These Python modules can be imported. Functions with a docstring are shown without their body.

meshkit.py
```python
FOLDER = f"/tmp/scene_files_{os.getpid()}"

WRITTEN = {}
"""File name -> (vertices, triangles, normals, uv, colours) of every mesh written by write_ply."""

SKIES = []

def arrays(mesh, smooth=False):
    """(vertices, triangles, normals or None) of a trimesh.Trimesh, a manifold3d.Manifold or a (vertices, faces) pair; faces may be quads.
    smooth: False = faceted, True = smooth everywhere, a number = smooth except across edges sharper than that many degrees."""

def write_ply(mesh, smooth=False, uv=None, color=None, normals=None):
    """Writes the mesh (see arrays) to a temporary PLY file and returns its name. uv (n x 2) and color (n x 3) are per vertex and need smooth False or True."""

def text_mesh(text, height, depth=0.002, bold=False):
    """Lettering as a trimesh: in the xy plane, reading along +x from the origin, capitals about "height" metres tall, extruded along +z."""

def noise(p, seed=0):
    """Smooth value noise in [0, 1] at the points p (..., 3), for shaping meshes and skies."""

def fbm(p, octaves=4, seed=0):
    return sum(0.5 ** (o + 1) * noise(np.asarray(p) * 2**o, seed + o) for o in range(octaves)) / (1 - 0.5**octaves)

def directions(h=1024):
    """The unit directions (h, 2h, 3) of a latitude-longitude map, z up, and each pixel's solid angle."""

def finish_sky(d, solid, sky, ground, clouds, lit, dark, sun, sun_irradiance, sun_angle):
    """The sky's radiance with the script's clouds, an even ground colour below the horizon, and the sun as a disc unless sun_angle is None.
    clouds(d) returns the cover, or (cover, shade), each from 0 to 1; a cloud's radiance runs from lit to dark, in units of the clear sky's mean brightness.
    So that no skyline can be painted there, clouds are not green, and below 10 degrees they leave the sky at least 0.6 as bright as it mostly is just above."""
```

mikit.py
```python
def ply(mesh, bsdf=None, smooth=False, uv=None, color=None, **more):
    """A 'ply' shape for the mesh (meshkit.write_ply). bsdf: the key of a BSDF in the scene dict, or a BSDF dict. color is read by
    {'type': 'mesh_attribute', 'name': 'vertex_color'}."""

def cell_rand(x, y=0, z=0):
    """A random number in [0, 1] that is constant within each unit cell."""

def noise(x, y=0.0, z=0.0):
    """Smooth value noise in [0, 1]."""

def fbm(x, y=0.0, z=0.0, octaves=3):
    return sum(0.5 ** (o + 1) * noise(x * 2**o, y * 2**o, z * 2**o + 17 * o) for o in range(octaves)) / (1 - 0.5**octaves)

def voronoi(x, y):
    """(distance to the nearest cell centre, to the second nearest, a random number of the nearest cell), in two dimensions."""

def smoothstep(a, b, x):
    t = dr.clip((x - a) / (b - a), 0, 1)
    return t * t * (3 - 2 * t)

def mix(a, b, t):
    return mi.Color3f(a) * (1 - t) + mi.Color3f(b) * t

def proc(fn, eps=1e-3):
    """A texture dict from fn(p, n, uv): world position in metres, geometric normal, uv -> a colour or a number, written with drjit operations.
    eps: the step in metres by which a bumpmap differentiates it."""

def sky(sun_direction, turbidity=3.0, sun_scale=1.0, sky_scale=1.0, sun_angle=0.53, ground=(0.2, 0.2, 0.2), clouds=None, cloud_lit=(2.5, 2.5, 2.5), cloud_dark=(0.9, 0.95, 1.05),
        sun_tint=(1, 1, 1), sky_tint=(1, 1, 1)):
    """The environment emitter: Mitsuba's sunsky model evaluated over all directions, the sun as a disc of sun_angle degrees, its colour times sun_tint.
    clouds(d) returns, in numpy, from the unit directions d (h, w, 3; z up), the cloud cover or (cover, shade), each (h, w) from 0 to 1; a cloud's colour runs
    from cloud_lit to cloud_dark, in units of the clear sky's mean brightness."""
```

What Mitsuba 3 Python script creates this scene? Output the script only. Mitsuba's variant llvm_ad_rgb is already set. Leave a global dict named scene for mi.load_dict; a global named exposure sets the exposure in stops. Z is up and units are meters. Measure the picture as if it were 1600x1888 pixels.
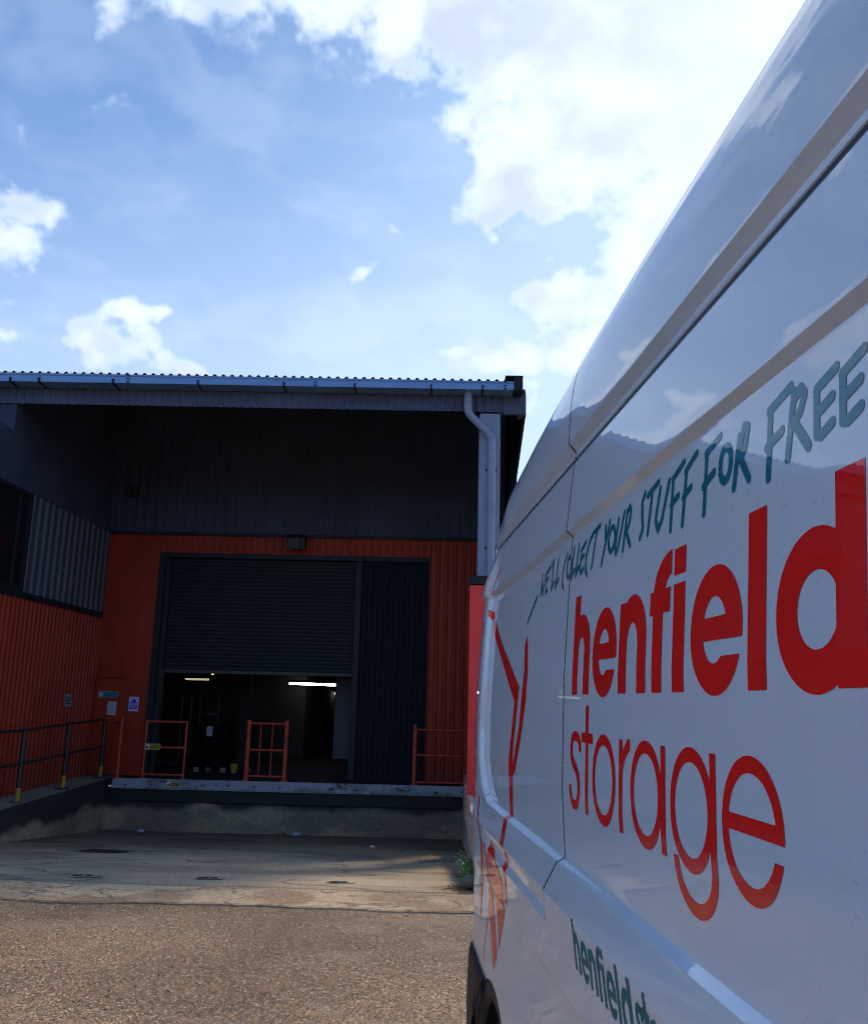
import math, random
import numpy as np, trimesh, manifold3d, shapely
import drjit as dr
import mitsuba as mi
import mikit, meshkit
from shapely.geometry import Polygon, LineString, Point, box as sbox
from shapely.ops import unary_union
from shapely import affinity

T = mi.ScalarTransform4f
rng = np.random.default_rng(7)
scene, labels = {}, {}

# ---------------------------------------------------------------- camera, sky, exposure
YAW, PITCH, ROLL, FOV = math.radians(-1.0357), math.radians(11.9636), math.radians(1.3761), 51.75
EYE = np.array([0, 0, 1.65])
_f = np.array([math.sin(YAW) * math.cos(PITCH), math.cos(YAW) * math.cos(PITCH), math.sin(PITCH)])
_r = np.array([math.cos(YAW), -math.sin(YAW), 0.0])
_u = np.cross(_r, _f)
_up = -math.sin(ROLL) * _r + math.cos(ROLL) * _u
scene['camera'] = {'type': 'perspective', 'fov': FOV, 'fov_axis': 'x', 'near_clip': 0.05, 'far_clip': 3000.0,
                   'to_world': T().look_at(origin=EYE.tolist(), target=(EYE + _f).tolist(), up=_up.tolist())}

SUN_AZ, SUN_EL = math.radians(31), math.radians(47)
SUN = [math.sin(SUN_AZ) * math.cos(SUN_EL), math.cos(SUN_AZ) * math.cos(SUN_EL), math.sin(SUN_EL)]
exposure = 2.0

# cumulus clouds: azimuth (from +y towards +x), elevation, half widths in degrees, rotation, strength
CUMULUS = [(-28.8, 25.2, 2.4, 2.2, 0, 1.0), (-28.3, 28.0, 2.3, 1.0, 5, .95), (-30.5, 27.0, 2.5, 3.0, 0, .9), (-28.6, 20.4, 1.2, 1.2, 0, .55),
           (-23.6, 21.4, 1.5, 1.0, 35, .95), (-21.4, 22.9, 1.7, .8, 12, .95), (-20.2, 21.6, 2.0, .9, -38, .95), (-22.0, 21.0, 2.0, 1.0, 0, .95), (-17.0, 20.1, 2.6, .8, -22, .95), (-13, 19.2, 3.2, .7, 0, .7),
           (-22.0, 40.0, 3.6, 1.5, 8, .95), (-25.2, 38.4, 1.2, .9, 0, .55),
           (-9.5, 41.2, 6.0, 2.4, -8, 1.0), (-1.0, 40.4, 6.5, 3.6, -5, 1.15), (4.0, 37.8, 5.0, 3.2, 0, 1.1), (10, 36.5, 8.0, 5.5, 0, 1.25), (8, 32.6, 6.0, 2.6, 15, 1.1),
           (3.6, 31.2, 2.8, 2.0, 50, 1.0), (13.5, 31.0, 3.0, 3.8, 0, 1.1), (18, 36, 9, 8, 0, 1.3), (17, 46, 22, 9, 0, 1.15), (0.3, 32.6, 1.6, .55, 35, .6),
           (7.2, 25.0, 3.8, 2.3, 22, 1.0), (3.5, 22.4, 3.0, 2.0, 15, .95), (10.5, 23, 4.0, 3.4, 0, 1.05), (14, 26, 4, 5, 0, 1.0), (3.5, 19.6, 4, 1.6, 0, .8),
           (-6.6, 26.7, 1.7, .62, 32, .72), (-11.6, 35.4, .45, 1.1, -12, .45), (2.0, 28.0, 1.3, .9, -20, .5), (4.3, 29.4, 1.2, .5, -20, .6), (-3.6, 29.8, 1.8, .7, -10, .45),
           (-27.4, 31.2, .8, .9, 40, .42), (-23.5, 34.4, 1.6, .7, 10, .36)]

def clouds(d):
    az = np.degrees(np.arctan2(d[..., 0], d[..., 1]))
    el = np.degrees(np.arcsin(np.clip(d[..., 2], -1, 1)))
    warp = meshkit.fbm(d * 13 + 5.1, 5) - .5
    warp2 = meshkit.fbm(d * 13 + 37.7, 5) - .5
    n = meshkit.fbm(d * 30.0, 7) - .5
    fine = meshkit.fbm(d * 120.0 + 11.0, 4) - .5
    a, e = az + warp * 5.5, el + warp2 * 4.4
    env = np.zeros_like(az)
    for ca, ce, ra, re, rot, amp in CUMULUS:
        c, s = math.cos(math.radians(rot)), math.sin(math.radians(rot))
        x, y = (a - ca) * np.cos(np.radians(el)), e - ce
        q = ((x * c + y * s) / ra) ** 2 + ((-x * s + y * c) / re) ** 2
        env = np.maximum(env, amp * np.exp(-.75 * q))
    # the rest of the sky carries on with the same scattered cumulus
    out = np.clip(np.maximum.reduce([(-33 - az) / 6, (az - 26) / 6, (el - 44) / 5, (16 - el) / 3]), 0, 1)
    far = mikit_smooth(.53, .70, meshkit.fbm(d * np.array([4.5, 4.5, 8.0]) + 3.3, 4)) * 1.0
    env = np.maximum(env, out * far)
    body = env + (n * 1.45 + fine * .55) * np.clip(env * 1.7, 0, 1)
    cover = .60 * mikit_smooth(.14, .72, body) + .40 * mikit_smooth(.40, 1.05, body)
    haze = mikit_smooth(46, 16, el) * (.25 + .75 * mikit_smooth(-85, -12, az) * mikit_smooth(140, 60, az))
    wisp = mikit_smooth(.40, .75, meshkit.fbm(d * np.array([9., 9., 20.]) + warp[..., None] * 1.2, 7))
    veil = .05 + .17 * wisp + .50 * haze * haze + .34 * mikit_smooth(-26, 16, az) * mikit_smooth(110, 20, np.abs(az - 20))
    cover = np.maximum(cover, np.clip(veil, 0, .75) * .8)
    shade = np.clip(.62 * mikit_smooth(.42, .70, meshkit.fbm(d * 17 + 9.0, 5)) * mikit_smooth(.6, 1.0, cover) * mikit_smooth(30, -5, az) + .12, 0, 1)
    return cover, shade

def mikit_smooth(a, b, x):
    t = np.clip((x - a) / (b - a), 0, 1)
    return t * t * (3 - 2 * t)

scene['sky'] = mikit.sky(SUN, turbidity=3.0, sun_scale=.56, sky_scale=1.0, sun_angle=9.0, ground=(.16, .14, .12), clouds=clouds,
                         cloud_lit=(2.6, 2.95, 3.5), cloud_dark=(1.45, 1.7, 2.1), sun_tint=(1.06, 1, .92), sky_tint=(.72, 1.05, 1.32))

# ---------------------------------------------------------------- materials
def ref(k): return {'type': 'ref', 'id': k}
def rgb(*c): return {'type': 'rgb', 'value': list(c)}
N, FB, SS, MIX = mikit.noise, mikit.fbm, mikit.smoothstep, mikit.mix

def add_bsdf(name, d, two=True):
    scene[name] = {'type': 'twosided', 'bsdf': d} if two else d

def prin(name, col, rough=.5, metal=0., spec=.5, bump=None, scale=1.0, eps=2e-3, **k):
    d = {'type': 'principled', 'base_color': col if isinstance(col, dict) else rgb(*col), 'roughness': rough, 'metallic': metal, 'specular': spec, **k}
    if bump is not None:
        d = {'type': 'bumpmap', 'arbitrary': mikit.proc(bump, eps), 'scale': scale, 'bsdf': d}
    add_bsdf(name, d)

def f_ground(p, n, uv):
    f1, f2, c = mikit.voronoi(p.x * 82, p.y * 82)
    g1, g2, c2 = mikit.voronoi(p.x * 31 + 7, p.y * 31)
    tan, brown, grey, pale = mi.Color3f(.33, .222, .125), mi.Color3f(.135, .076, .040), mi.Color3f(.16, .145, .12), mi.Color3f(.62, .53, .41)
    col = MIX(tan, brown, SS(.30, .42, c))
    col = MIX(col, grey, SS(.62, .66, c))
    col = MIX(col, pale, SS(.90, .92, c))
    big = MIX(mi.Color3f(.26, .16, .085), mi.Color3f(.12, .085, .06), SS(.4, .6, c2))
    col = MIX(col, big, SS(.16, .11, g1))
    mortar = mi.Color3f(.062, .048, .034)
    col = MIX(mortar, col, SS(.03, .16, f2 - f1))
    w = FB(p.x * .9, p.y * .9, 0, 4)
    col = col * (.62 + .76 * w)
    col = MIX(col, mi.Color3f(.27, .21, .15), .5 * SS(.60, .74, FB(p.x * 1.7 + 9, p.y * 3.0, 0, 3)))
    tr = dr.abs(dr.abs(p.x + 2.05 + .25 * (FB(p.y * .3, 4, 2, 2) - .5)) - .85)
    return col * mi.Color3f(1.16, 1.09, 1.02) * (1 - .16 * SS(.22, .08, tr) * FB(p.x * 3, p.y * .8, 1, 3))
def h_ground(p, n, uv):
    f1, f2, c = mikit.voronoi(p.x * 82, p.y * 82)
    return SS(0., .30, f2 - f1) * (.4 + .6 * c) * .006 + .004 * FB(p.x * 9, p.y * 9, 0, 2)
prin('m_ground', mikit.proc(f_ground), .62, spec=.45, bump=h_ground, scale=1.0)

def f_strip(p, n, uv):
    w = FB(p.x * 2.2, p.y * 2.6, 0, 4)
    g = FB(p.x * 40, p.y * 40, 0, 3)
    col = MIX(mi.Color3f(.44, .345, .235), mi.Color3f(.27, .20, .135), SS(.42, .68, w))
    col = col * (.62 + .76 * g)
    cr = SS(.035, .0, dr.abs(FB(p.x * 2.0, p.y * 4.0, 3, 4) - .5))
    return MIX(col, mi.Color3f(.10, .085, .065), .75 * cr) * .78
def h_strip(p, n, uv):
    return .012 * FB(p.x * 26, p.y * 26, 0, 3) - .006 * SS(.03, .0, dr.abs(FB(p.x * 2.0, p.y * 4.0, 3, 4) - .5))
prin('m_strip', mikit.proc(f_strip), .8, spec=.3, bump=h_strip)

def f_slab(p, n, uv):
    w = FB(p.x * .8, p.y * 1.4, 0, 4)
    streak = FB(p.x * .9, p.y * 6.0, 2, 4)
    g = FB(p.x * 55, p.y * 55, 0, 2)
    col = MIX(mi.Color3f(.275, .222, .155), mi.Color3f(.19, .152, .108), SS(.35, .68, w))
    col = MIX(col, mi.Color3f(.36, .325, .275), .30 * SS(.52, .70, streak) * SS(-3.2, -.6, p.x))
    col = col * (.75 + .5 * g)
    # shade deepening towards the dock painted into the colour, and one oil patch
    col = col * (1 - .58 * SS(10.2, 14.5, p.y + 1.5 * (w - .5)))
    o = dr.sqrt(dr.square((p.x + 4.38) / .52) + dr.square((p.y - 12.25) / .36)) + .8 * (FB(p.x * 4, p.y * 4, 5, 3) - .5)
    col = MIX(col, mi.Color3f(.012, .012, .013), SS(1.1, .6, o))
    cr = SS(.022, .0, dr.abs(FB(p.x * .55, p.y * 1.1, 8, 4) - .5))
    col = MIX(col, mi.Color3f(.05, .045, .04), .6 * cr)
    rust = SS(1.0, .2, dr.sqrt(dr.square((p.x - .22) / .55) + dr.square((p.y - 8.9) / .5)) + .7 * (FB(p.x * 6, p.y * 6, 1, 3) - .5))
    return MIX(col, mi.Color3f(.15, .085, .04), .8 * rust)
def h_slab(p, n, uv):
    return .004 * FB(p.x * 30, p.y * 30, 0, 3) - .006 * SS(.02, .0, dr.abs(FB(p.x * .55, p.y * 1.1, 8, 4) - .5))
prin('m_slab', mikit.proc(f_slab), .75, spec=.35, bump=h_slab)

def f_conc(p, n, uv):
    w = FB(p.x * 1.1 + p.y * 1.1, p.z * 2.2, 4, 4)
    g = FB(p.x * 30 + p.y * 30, p.z * 30, 0, 2)
    col = MIX(mi.Color3f(.29, .23, .15), mi.Color3f(.17, .143, .105), SS(.40, .62, w))
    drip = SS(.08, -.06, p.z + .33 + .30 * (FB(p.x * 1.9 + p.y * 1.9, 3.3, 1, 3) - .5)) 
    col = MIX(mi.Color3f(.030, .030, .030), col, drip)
    return col * (.7 + .6 * g)
def h_conc(p, n, uv):
    return .006 * FB((p.x + p.y) * 14, p.z * 14, 0, 3)
prin('m_concrete', mikit.proc(f_conc), .85, spec=.3, bump=h_conc)
def f_walk(p, n, uv):
    g = FB(p.x * 20, p.y * 20, p.z * 20, 3)
    w = FB(p.x * 1.5, p.y * 1.5, p.z * 2, 3)
    return mi.Color3f(.13, .12, .10) * (.55 + .5 * g + .5 * w)
prin('m_walkway', mikit.proc(f_walk), .85, spec=.3)

def f_red(p, n, uv):
    g = FB(p.x * 1.3 + p.y * 1.3, p.z * .8, 2, 4)
    st = FB(p.x * 14 + p.y * 14, p.z * .7, 7, 3)
    low = SS(.9, .1, p.z + .5 * (g - .5))
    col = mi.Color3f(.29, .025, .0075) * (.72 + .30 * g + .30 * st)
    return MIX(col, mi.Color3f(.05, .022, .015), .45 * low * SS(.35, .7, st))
prin('m_red_cladding', mikit.proc(f_red), .5, spec=.25)
def f_redp(p, n, uv):
    g = FB(p.x * 3, p.z * 1.2, 2, 4)
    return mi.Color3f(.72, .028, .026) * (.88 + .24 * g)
prin('m_red_panel', mikit.proc(f_redp), .42, spec=.45)
def f_grey(p, n, uv):
    g = FB(p.x * 1.6 + p.y * 1.6, p.z * 1.2, 2, 4)
    st = FB(p.x * 16 + p.y * 16, p.z * .6, 7, 3)
    return mi.Color3f(.046, .055, .076) * (.80 + .25 * g + .2 * st)
prin('m_grey_cladding', mikit.proc(f_grey), .5, spec=.4)
def f_dark(p, n, uv):
    g = FB(p.x * 2 + p.y * 2, p.z * 2, 2, 3)
    return mi.Color3f(.009, .013, .021) * (.75 + .5 * g)
def f_fas(p, n, uv):
    g = FB(p.x * 1.6, p.z * 3, 2, 4)
    return mi.Color3f(.055, .075, .14) * (.75 + .5 * g)
prin('m_fascia', mikit.proc(f_fas), .5, spec=.4)
prin('m_dark_cladding', mikit.proc(f_dark), .6, spec=.12)
def f_up(p, n, uv):
    g = FB(p.x * 2 + p.y * 2, p.z * 2, 2, 3)
    return mi.Color3f(.040, .053, .085) * (.75 + .5 * g)
prin('m_upper', mikit.proc(f_up), .6, spec=.2)
prin('m_shutter', (.013, .017, .023), .45, spec=.2)
prin('m_trim_dark', (.012, .015, .021), .5, spec=.2)
def f_galv(p, n, uv):
    g = FB(p.x * 2.2, p.z * 9, p.y * 2, 3)
    st = FB(p.x * 22, p.z * 1.5, p.y * 22, 3)
    return mi.Color3f(.20, .25, .36) * (.75 + .3 * g + .25 * st)
prin('m_galv', mikit.proc(f_galv), .42, metal=.0, spec=.5)
def f_gut(p, n, uv):
    g = FB(p.x * 3, p.z * 14, 0, 3)
    return mi.Color3f(.13, .25, .47) * (.8 + .35 * g)
prin('m_gutter', mikit.proc(f_gut), .30, metal=.35, spec=.5)
prin('m_roof', (.10, .11, .13), .6)
def f_edge(p, n, uv):
    g = FB(p.x * 3.2, p.z * 10, 1, 4)
    h = FB(p.x * 14, p.z * 30, 5, 3)
    col = MIX(mi.Color3f(.27, .28, .32), mi.Color3f(.17, .175, .19), SS(.45, .7, g))
    return MIX(col, mi.Color3f(.045, .035, .026), SS(.70, .76, h * .7 + g * .35))
prin('m_edge', mikit.proc(f_edge), .6, spec=.4)
def f_orange(p, n, uv):
    g = FB(p.x * 9 + p.y * 5, p.z * 7, 2, 3)
    return MIX(mi.Color3f(.46, .040, .012), mi.Color3f(.26, .028, .012), SS(.55, .78, g))
prin('m_orange', mikit.proc(f_orange), .42)
prin('m_black_paint', (.014, .014, .016), .42)
prin('m_black_plastic', (.012, .012, .014), .55, spec=.35)
prin('m_rubber', (.012, .012, .012), .8, spec=.25)
prin('m_yellow', (.32, .19, .018), .5)
prin('m_white', (.62, .62, .62), .5)
prin('m_paper', (.36, .39, .46), .7)
prin('m_blue', (.03, .10, .20), .5)
prin('m_purple', (.055, .05, .36), .55)
prin('m_lilac', (.42, .40, .80), .6)
prin('m_plate', (.16, .18, .20), .5)
prin('m_steel', (.42, .44, .46), .28, metal=.9)
prin('m_iron', (.03, .032, .036), .45, metal=.4)
prin('m_drain', (.10, .105, .115), .35, metal=.7)
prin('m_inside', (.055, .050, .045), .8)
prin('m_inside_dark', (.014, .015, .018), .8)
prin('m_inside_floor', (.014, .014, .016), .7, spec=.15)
prin('m_cardboard', (.16, .10, .05), .8)
def f_brick(p, n, uv):
    g = FB(p.x * 30, p.y * 30, p.z * 30, 3)
    return MIX(mi.Color3f(.36, .20, .14), mi.Color3f(.44, .32, .25), FB(p.x * 7, p.y * 7, p.z * 9, 2)) * (.6 + .7 * g)
prin('m_brick', mikit.proc(f_brick), .85, spec=.3)
prin('m_crack', (.06, .048, .035), .9, spec=.1)
prin('m_mortar', (.20, .18, .155), .9, spec=.2)
scene['m_leaf'] = {'type': 'twosided', 'bsdf': {'type': 'principled', 'base_color': rgb(.09, .25, .05), 'roughness': .5, 'specular': .4}}
scene['m_leaf_light'] = {'type': 'twosided', 'bsdf': {'type': 'principled', 'base_color': rgb(.17, .36, .07), 'roughness': .5, 'specular': .4}}
prin('m_stem', (.10, .12, .04), .7)
scene['m_glass'] = {'type': 'twosided', 'bsdf': {'type': 'roughplastic', 'diffuse_reflectance': rgb(.006, .009, .010), 'alpha': .03}}
def plastic(name, c, alpha=.02, d=None, ior=1.5):
    scene[name] = {'type': 'twosided', 'bsdf': {'type': 'plastic', 'diffuse_reflectance': d or rgb(*c), 'int_ior': ior, 'nonlinear': False} if alpha < .04 else {'type': 'roughplastic', 'diffuse_reflectance': d or rgb(*c), 'alpha': alpha, 'int_ior': ior, 'nonlinear': False}}
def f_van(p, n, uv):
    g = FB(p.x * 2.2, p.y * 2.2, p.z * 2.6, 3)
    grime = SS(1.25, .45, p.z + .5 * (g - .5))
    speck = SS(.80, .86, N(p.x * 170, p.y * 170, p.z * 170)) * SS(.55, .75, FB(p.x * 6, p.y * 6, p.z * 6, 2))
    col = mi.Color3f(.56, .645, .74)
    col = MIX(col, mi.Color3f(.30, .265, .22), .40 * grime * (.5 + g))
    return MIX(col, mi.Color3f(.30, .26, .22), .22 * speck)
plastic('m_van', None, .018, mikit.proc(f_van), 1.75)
plastic('m_red_vinyl', (.74, .020, .017), .03)
plastic('m_teal_vinyl', (.013, .155, .21), .03, None, 1.5)
prin('m_green_vinyl', (.012, .125, .13), .55, spec=.2)
def emit(v): return {'type': 'area', 'radiance': rgb(*v)}
scene['m_lamp'] = {'type': 'diffuse', 'reflectance': rgb(.6, .6, .6)}

# ---------------------------------------------------------------- helpers
def numbered(name):
    if name not in _used: _used[name] = 0; return name
    _used[name] += 1
    return numbered(f'{name}_{_used[name]:03d}') if f'{name}_{_used[name]:03d}' in _used else f'{name}_{_used[name]:03d}'
_used = {}

def obj(name, mesh, m, parent=None, smooth=False, label=None, cat=None, group=None, kind=None, **more):
    key = numbered((parent + '__' if parent else '') + name)
    scene[key] = mikit.ply(mesh, m, smooth=smooth, **more)
    tag(key, label, cat, group, kind)
    return key

def tag(key, label=None, cat=None, group=None, kind=None):
    e = {k: v for k, v in dict(label=label, category=cat, group=group, kind=kind).items() if v}
    if e: labels.setdefault(key, {}).update(e)

def thing(name, label, cat, group=None):
    key = numbered(name); tag(key, label, cat, group); return key

def bx(x0, x1, y0, y1, z0, z1, c=0.0):
    x0, x1 = min(x0, x1), max(x0, x1); y0, y1 = min(y0, y1), max(y0, y1); z0, z1 = min(z0, z1), max(z0, z1)
    if c <= 0:
        m = trimesh.creation.box((x1 - x0, y1 - y0, z1 - z0))
        m.apply_translation(((x0 + x1) / 2, (y0 + y1) / 2, (z0 + z1) / 2)); return m
    P = []
    for sx, X in ((1, x0), (-1, x1)):
        for sy, Y in ((1, y0), (-1, y1)):
            for sz, Z in ((1, z0), (-1, z1)):
                P += [(X + sx * c, Y + sy * c, Z), (X + sx * c, Y, Z + sz * c), (X, Y + sy * c, Z + sz * c)]
    return trimesh.Trimesh(P).convex_hull

def tube(p0, p1, r, n=14, r1=None):
    p0, p1 = np.asarray(p0, float), np.asarray(p1, float)
    d = p1 - p0; L = np.linalg.norm(d); d /= L
    a = np.cross(d, [0, 0, 1.0] if abs(d[2]) < .9 else [1.0, 0, 0]); a /= np.linalg.norm(a); b = np.cross(d, a)
    t = np.arange(n) * 2 * np.pi / n
    ring = np.cos(t)[:, None] * a + np.sin(t)[:, None] * b
    r1 = r if r1 is None else r1
    v = np.vstack([p0 + ring * r, p1 + ring * r1, [p0], [p1]])
    f = []
    for i in range(n):
        j = (i + 1) % n
        f += [(i, j, n + j), (i, n + j, n + i), (2 * n, j, i), (2 * n + 1, n + i, n + j)]
    m = trimesh.Trimesh(v, f, process=False); m.fix_normals(); return m

def pipe(pts, r, n=16):
    """a round bar bent through the points, mitred at the bends"""
    pts = np.asarray(pts, float)
    t = np.gradient(pts, axis=0); t[0], t[-1] = pts[1] - pts[0], pts[-1] - pts[-2]
    dirs = np.diff(pts, axis=0); dirs /= np.linalg.norm(dirs, axis=1, keepdims=True)
    V, F = [], []
    a = np.cross(dirs[0], [0, 1.0, 0] if abs(dirs[0][1]) < .9 else [1.0, 0, 0]); a /= np.linalg.norm(a)
    th = np.arange(n) * 2 * np.pi / n
    for i, p in enumerate(pts):
        d0 = dirs[max(i - 1, 0)]; d1 = dirs[min(i, len(dirs) - 1)]
        d = d0 + d1; d /= np.linalg.norm(d)
        a = a - d * (a @ d); a /= np.linalg.norm(a); b = np.cross(d, a)
        V.append(p + r * (np.cos(th)[:, None] * a + np.sin(th)[:, None] * b))
    V = np.vstack(V + [pts[:1], pts[-1:]])
    k = len(pts)
    for i in range(k - 1):
        for j in range(n):
            q = (j + 1) % n
            F += [(i * n + j, i * n + q, (i + 1) * n + q), (i * n + j, (i + 1) * n + q, (i + 1) * n + j)]
    for j in range(n):
        q = (j + 1) % n
        F += [(k * n, q, j), (k * n + 1, (k - 1) * n + j, (k - 1) * n + q)]
    m = trimesh.Trimesh(V, F, process=False); m.fix_normals(); return m

def cat(*ms): return trimesh.util.concatenate(list(ms))

def grid_mesh(P):
    """P (a, b, 3) -> faces"""
    a, b = P.shape[:2]
    i, j = np.meshgrid(np.arange(a - 1), np.arange(b - 1), indexing='ij')
    q = np.stack([i * b + j, (i + 1) * b + j, (i + 1) * b + j + 1, i * b + j + 1], -1).reshape(-1, 4)
    return trimesh.Trimesh(P.reshape(-1, 3), np.vstack([q[:, [0, 1, 2]], q[:, [0, 2, 3]]]), process=False)

def ribs(a0, a1, period, depth, kind='trap'):
    """profile (along, out) of a ribbed sheet from a0 to a1"""
    out = []
    k = math.floor(a0 / period)
    if kind == 'sine':
        n = int((a1 - a0) / period * 10) + 1
        s = np.linspace(a0, a1, n)
        return np.stack([s, depth * .5 * (1 + np.cos(2 * np.pi * s / period))], 1)
    pts = []
    while k * period < a1 + period:
        s = k * period
        pts += [(s, 0), (s + .52 * period, 0), (s + .64 * period, depth), (s + .88 * period, depth)]
        k += 1
    pts = np.array(pts)
    s = np.unique(np.clip(np.concatenate([pts[:, 0], [a0, a1]]), a0, a1))
    return np.stack([s, np.interp(s, pts[:, 0], pts[:, 1])], 1)

def sheet_x(x0, x1, y, z0, z1, period, depth, kind='trap'):
    """ribbed sheet in the plane y, ribs upright, standing out towards -y"""
    p = ribs(x0, x1, period, depth, kind)
    P = np.stack([np.stack([p[:, 0], y - p[:, 1], np.full(len(p), z)], 1) for z in (z0, z1)])
    return grid_mesh(P)

def sheet_y(y0, y1, x, z0, z1, period, depth, kind='trap', z1b=None):
    p = ribs(y0, y1, period, depth, kind)
    P = np.stack([np.stack([x + p[:, 1], p[:, 0], np.full(len(p), z)], 1) for z in (z0, z1)])
    return grid_mesh(P)

def prism(poly, axis, a0, a1):
    """polygon of (u, v) extruded along an axis: x -> (y,z), y -> (x,z)"""
    m = trimesh.creation.extrude_polygon(Polygon(poly), a1 - a0)
    v = m.vertices.copy()
    if axis == 'y': m.vertices = np.stack([v[:, 0], a0 + v[:, 2], v[:, 1]], 1)
    elif axis == 'x': m.vertices = np.stack([a0 + v[:, 2], v[:, 0], v[:, 1]], 1)
    else: m.vertices = np.stack([v[:, 0], v[:, 1], a0 + v[:, 2]], 1)
    m.fix_normals(); return m

# ---------------------------------------------------------------- ground
WX0, WX1, WY0, WY1 = -6.2, .33, 8.33, 17.02       # the loading well
SLOPE = .77 / (17.1 - 8.35)
def slab_z(y): return -max(0.0, y - 8.35) * SLOPE
big = Polygon([(-600, -600), (600, -600), (600, 1500), (-600, 1500)])
hole = sbox(WX0 - .002, WY0 - .02, WX1 + .002, WY1 + .1)
gm = trimesh.creation.triangulate_polygon(big.difference(hole).difference(sbox(-22, 17.3, 1.2, 60)), engine='earcut')
obj('yard', (np.c_[gm[0], np.zeros(len(gm[0]))], gm[1]), 'm_ground', kind='structure')

xs = np.arange(-14, 6.01, .05)
def edge(x, s, a): return a * (meshkit.fbm(np.stack([x * 1.3, x * 0 + s, x * 0], -1), 5) - .5)
far_e, near_e = 8.34 + edge(xs, 3, .12), 7.64 + edge(xs, 9, .16)
rows = [near_e - .012, near_e, near_e + .03, (near_e + far_e) / 2, far_e - .02, far_e]
zz = [.001, .007, .010, .012, .009, .004]
P = np.stack([np.stack([xs, r, np.full_like(xs, z) + .004 * (meshkit.fbm(np.stack([xs * 5, r * 5, xs * 0], -1), 3) - .3)], 1) for r, z in zip(rows, zz)])
obj('concrete_strip', grid_mesh(P), 'm_strip', kind='structure', smooth=True)

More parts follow.
